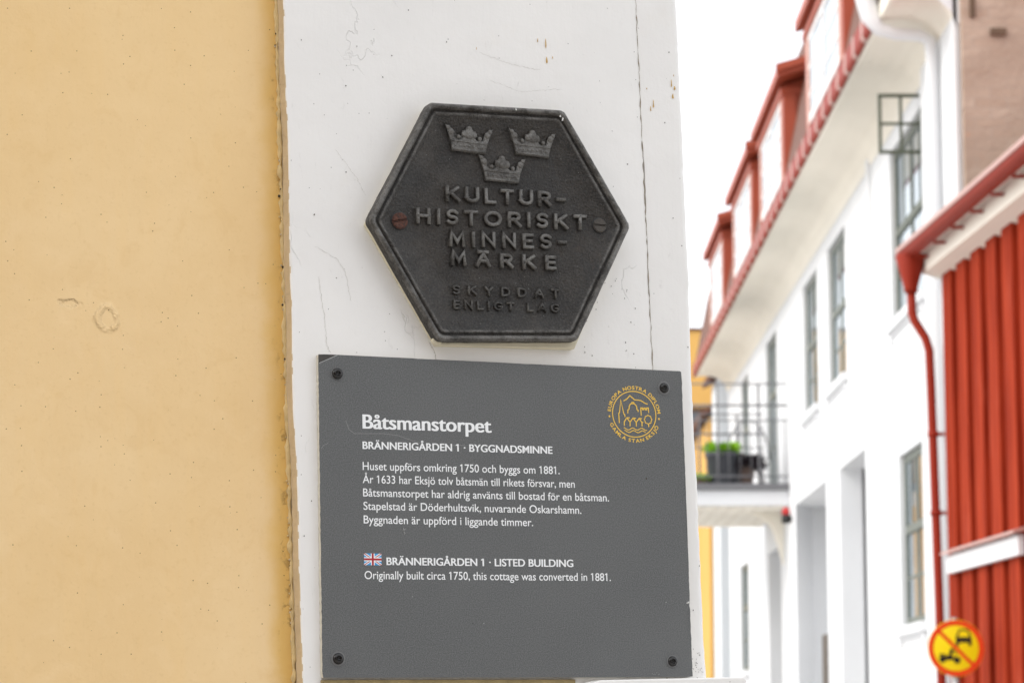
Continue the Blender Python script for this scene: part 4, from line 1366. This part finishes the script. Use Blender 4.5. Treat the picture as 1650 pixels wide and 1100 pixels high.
# ------------------------------------------------------------------ unseen house behind the camera, added for its shade and reflections on the signs
xh = empty("unseen_shade_house", (4, -12, 0), "unseen dark brown house behind the viewer, added to shade the two wall signs", "house")
q = MB(); q.box((-14, -16, 0), (20, -9, 5.6)); q.build("wall", M['wood'], xh, (4, -12, 0))
q = MB(); q.prism([(-8.6, 5.5), (-12.5, 8.6), (-16.4, 5.5), (-16.4, 5.65), (-12.5, 8.8), (-8.6, 5.65)], 0, -14.4, 20.4); q.build("roof", M['tile'], xh, (4, -12, 0))
for x in (-11, -7, -3, 1, 5, 9, 13, 17):
    q = MB(); q.box((x-0.6, -8.99, 1.2), (x-0.5, -8.93, 2.8)); q.box((x+0.5, -8.99, 1.2), (x+0.6, -8.93, 2.8)); q.box((x-0.5, -8.99, 2.7), (x+0.5, -8.93, 2.8)); q.box((x-0.5, -8.99, 1.2), (x+0.5, -8.93, 1.3)); q.box((x-0.03, -8.985, 1.3), (x+0.03, -8.935, 2.7))
    wo_ = q.build("window", M['winwhite'], xh, (4, -12, 0))
    q = MB(); q.add([(x-0.5, -8.96, 1.3), (x+0.5, -8.96, 1.3), (x+0.5, -8.96, 2.7), (x-0.5, -8.96, 2.7)], [(0,1,2,3)]); q.build("pane", M['glass'], wo_, (4, -12, 0))

# ------------------------------------------------------------------ traffic sign
ts = empty("traffic_sign", (3.165, 19.8, 0), "round yellow prohibition sign with red border and two black vehicle symbols", "traffic sign")
q = MB(); q.tube([(0.0, 0.035, 0), (0.0, 0.035, 2.42)], 0.03, 14); q.lathe([(0.031, 2.42), (0.02, 2.435), (0.004, 2.44)], (0.0, 0.035, 0), 'z', 14); q.build("pole", M['galv'], ts)
q = MB(); q.lathe([(0.200, 0.004), (0.202, -0.002), (0.196, -0.004), (0.01, -0.004)], (0, 0, 2.22), 'y', 64); q.build("disc", M['signyellow'], ts)
q = MB()
q.lathe([(0.199, -0.0055), (0.162, -0.0055)], (0, 0, 2.22), 'y', 64); q.f = q.f[:-2]; q.fm = q.fm[:-2]; q.sm = q.sm[:-2]
q.ribbon([(-0.118, 2.22+0.118), (0.118, 2.22-0.118)], 0.026, -0.0065)
q.build("border", M['signred'], ts)
q = MB()
def sym(pts, cx_, cz_, s_):
    n = len(pts); q.add([(cx_+p[0]*s_, -0.0060, cz_+p[1]*s_) for p in pts], [tuple(range(n))])
for pc in [[(-1,-0.55),(1,-0.55),(1,0.15),(-1,0.15)], [(-1,-0.95),(-0.6,-0.95),(-0.6,-0.55),(-1,-0.55)], [(0.6,-0.95),(1,-0.95),(1,-0.55),(0.6,-0.55)],
           [(-1,0.15),(-0.72,0.15),(-0.5,0.95),(-0.68,0.95)], [(0.72,0.15),(1,0.15),(0.68,0.95),(0.5,0.95)], [(-0.68,0.95),(0.68,0.95),(0.52,1.15),(-0.52,1.15)]]:
    sym(pc, 0.055, 2.290, 0.056)
q.build("car_symbol", M['black'], ts)
q = MB()
def disc(cx_, cz_, r_): q.add([(cx_+r_*math.cos(2*math.pi*i/20), -0.0062, cz_+r_*math.sin(2*math.pi*i/20)) for i in range(20)], [tuple(range(20))])
disc(-0.098, 2.142, 0.025); disc(0.005, 2.135, 0.025)
for pc in [[(-1.1,-0.1),(-0.2,-0.35),(0.35,-0.25),(0.1,0.35),(-0.5,0.3)], [(-1.5,0.35),(-0.5,0.3),(-0.6,0.5),(-1.3,0.55)], [(0.1,0.35),(0.35,-0.25),(1.2,-0.3),(1.1,-0.1)],
           [(-0.15,0.3),(0.3,0.3),(0.55,1.15),(0.15,1.25)], [(0.45,0.9),(0.55,1.1),(1.0,0.5),(0.85,0.4)]]:
    sym(pc, -0.047, 2.152, 0.054)
q.build("motorcycle_symbol", M['black'], ts)
for z in (2.11, 2.30):
    q = MB(); q.box((-0.05, 0.0052, z), (0.05, 0.03, z+0.03)); q.build("bracket", M['galv'], ts)

# ------------------------------------------------------------------ houses at the end of the street
gh = empty("grey_house", (6, 49.4, 0), "narrow pale grey plastered house front beyond the long white house", "house")
q = MB(); q.box((3.66, 48.5, 0), (9, 50.2, 7.9)); q.build("wall", M['farplaster'], gh, (6, 49.4, 0))
q = MB(); q.prism([(3.5, 7.905), (6.4, 9.3), (9.3, 7.905), (9.3, 8.0), (6.4, 9.46), (3.5, 8.0)], 1, 48.3, 50.4); q.build("roof", M['tile'], gh, (6, 49.4, 0))
oh = empty("ochre_house", (3, 63, 0), "ochre yellow house closing the end of the street", "house")
q = MB(); q.box((-3, 60, 0), (7.5, 67, 10.4)); q.box((3.62, 50.5, 0), (7.4, 59.99, 7.4)); q.build("wall", M['faryellow'], oh, (3, 63, 0))
q = MB(); q.prism([(59.96, 10.405), (63.5, 10.5), (67.2, 10.405), (67.2, 10.46), (63.5, 10.6), (59.96, 10.46)], 0, -3.4, 7.9); q.prism([(3.45, 7.405), (5.5, 8.4), (7.55, 7.405), (7.55, 7.5), (5.5, 8.5), (3.45, 7.5)], 1, 50.45, 59.95); q.build("roof", M['tile'], oh, (3, 63, 0))
for x, z0, z1 in [(4.05, 6.4, 8.6), (1.2, 6.4, 8.6), (1.2, 1.3, 4.2)]:
    q = MB(); q.box((x-0.75, 59.93, z0-0.1), (x-0.6, 59.995, z1+0.1)); q.box((x+0.6-0.45, 59.93, z0-0.1), (x+0.75-0.45, 59.995, z1+0.1)); q.box((x-0.6, 59.93, z1), (x+0.15, 59.995, z1+0.1)); q.box((x-0.6, 59.93, z0-0.1), (x+0.15, 59.995, z0))
    wo_ = q.build("window", M['wood'] if z0 > 5 else M['winwhite'], oh, (3, 63, 0))
    q = MB(); q.add([(x-0.6, 59.97, z0), (x+0.15, 59.97, z0), (x+0.15, 59.97, z1), (x-0.6, 59.97, z1)], [(0,1,2,3)]); q.build("pane", M['glass'], wo_, (3, 63, 0))
bpy.context.view_layer.update()
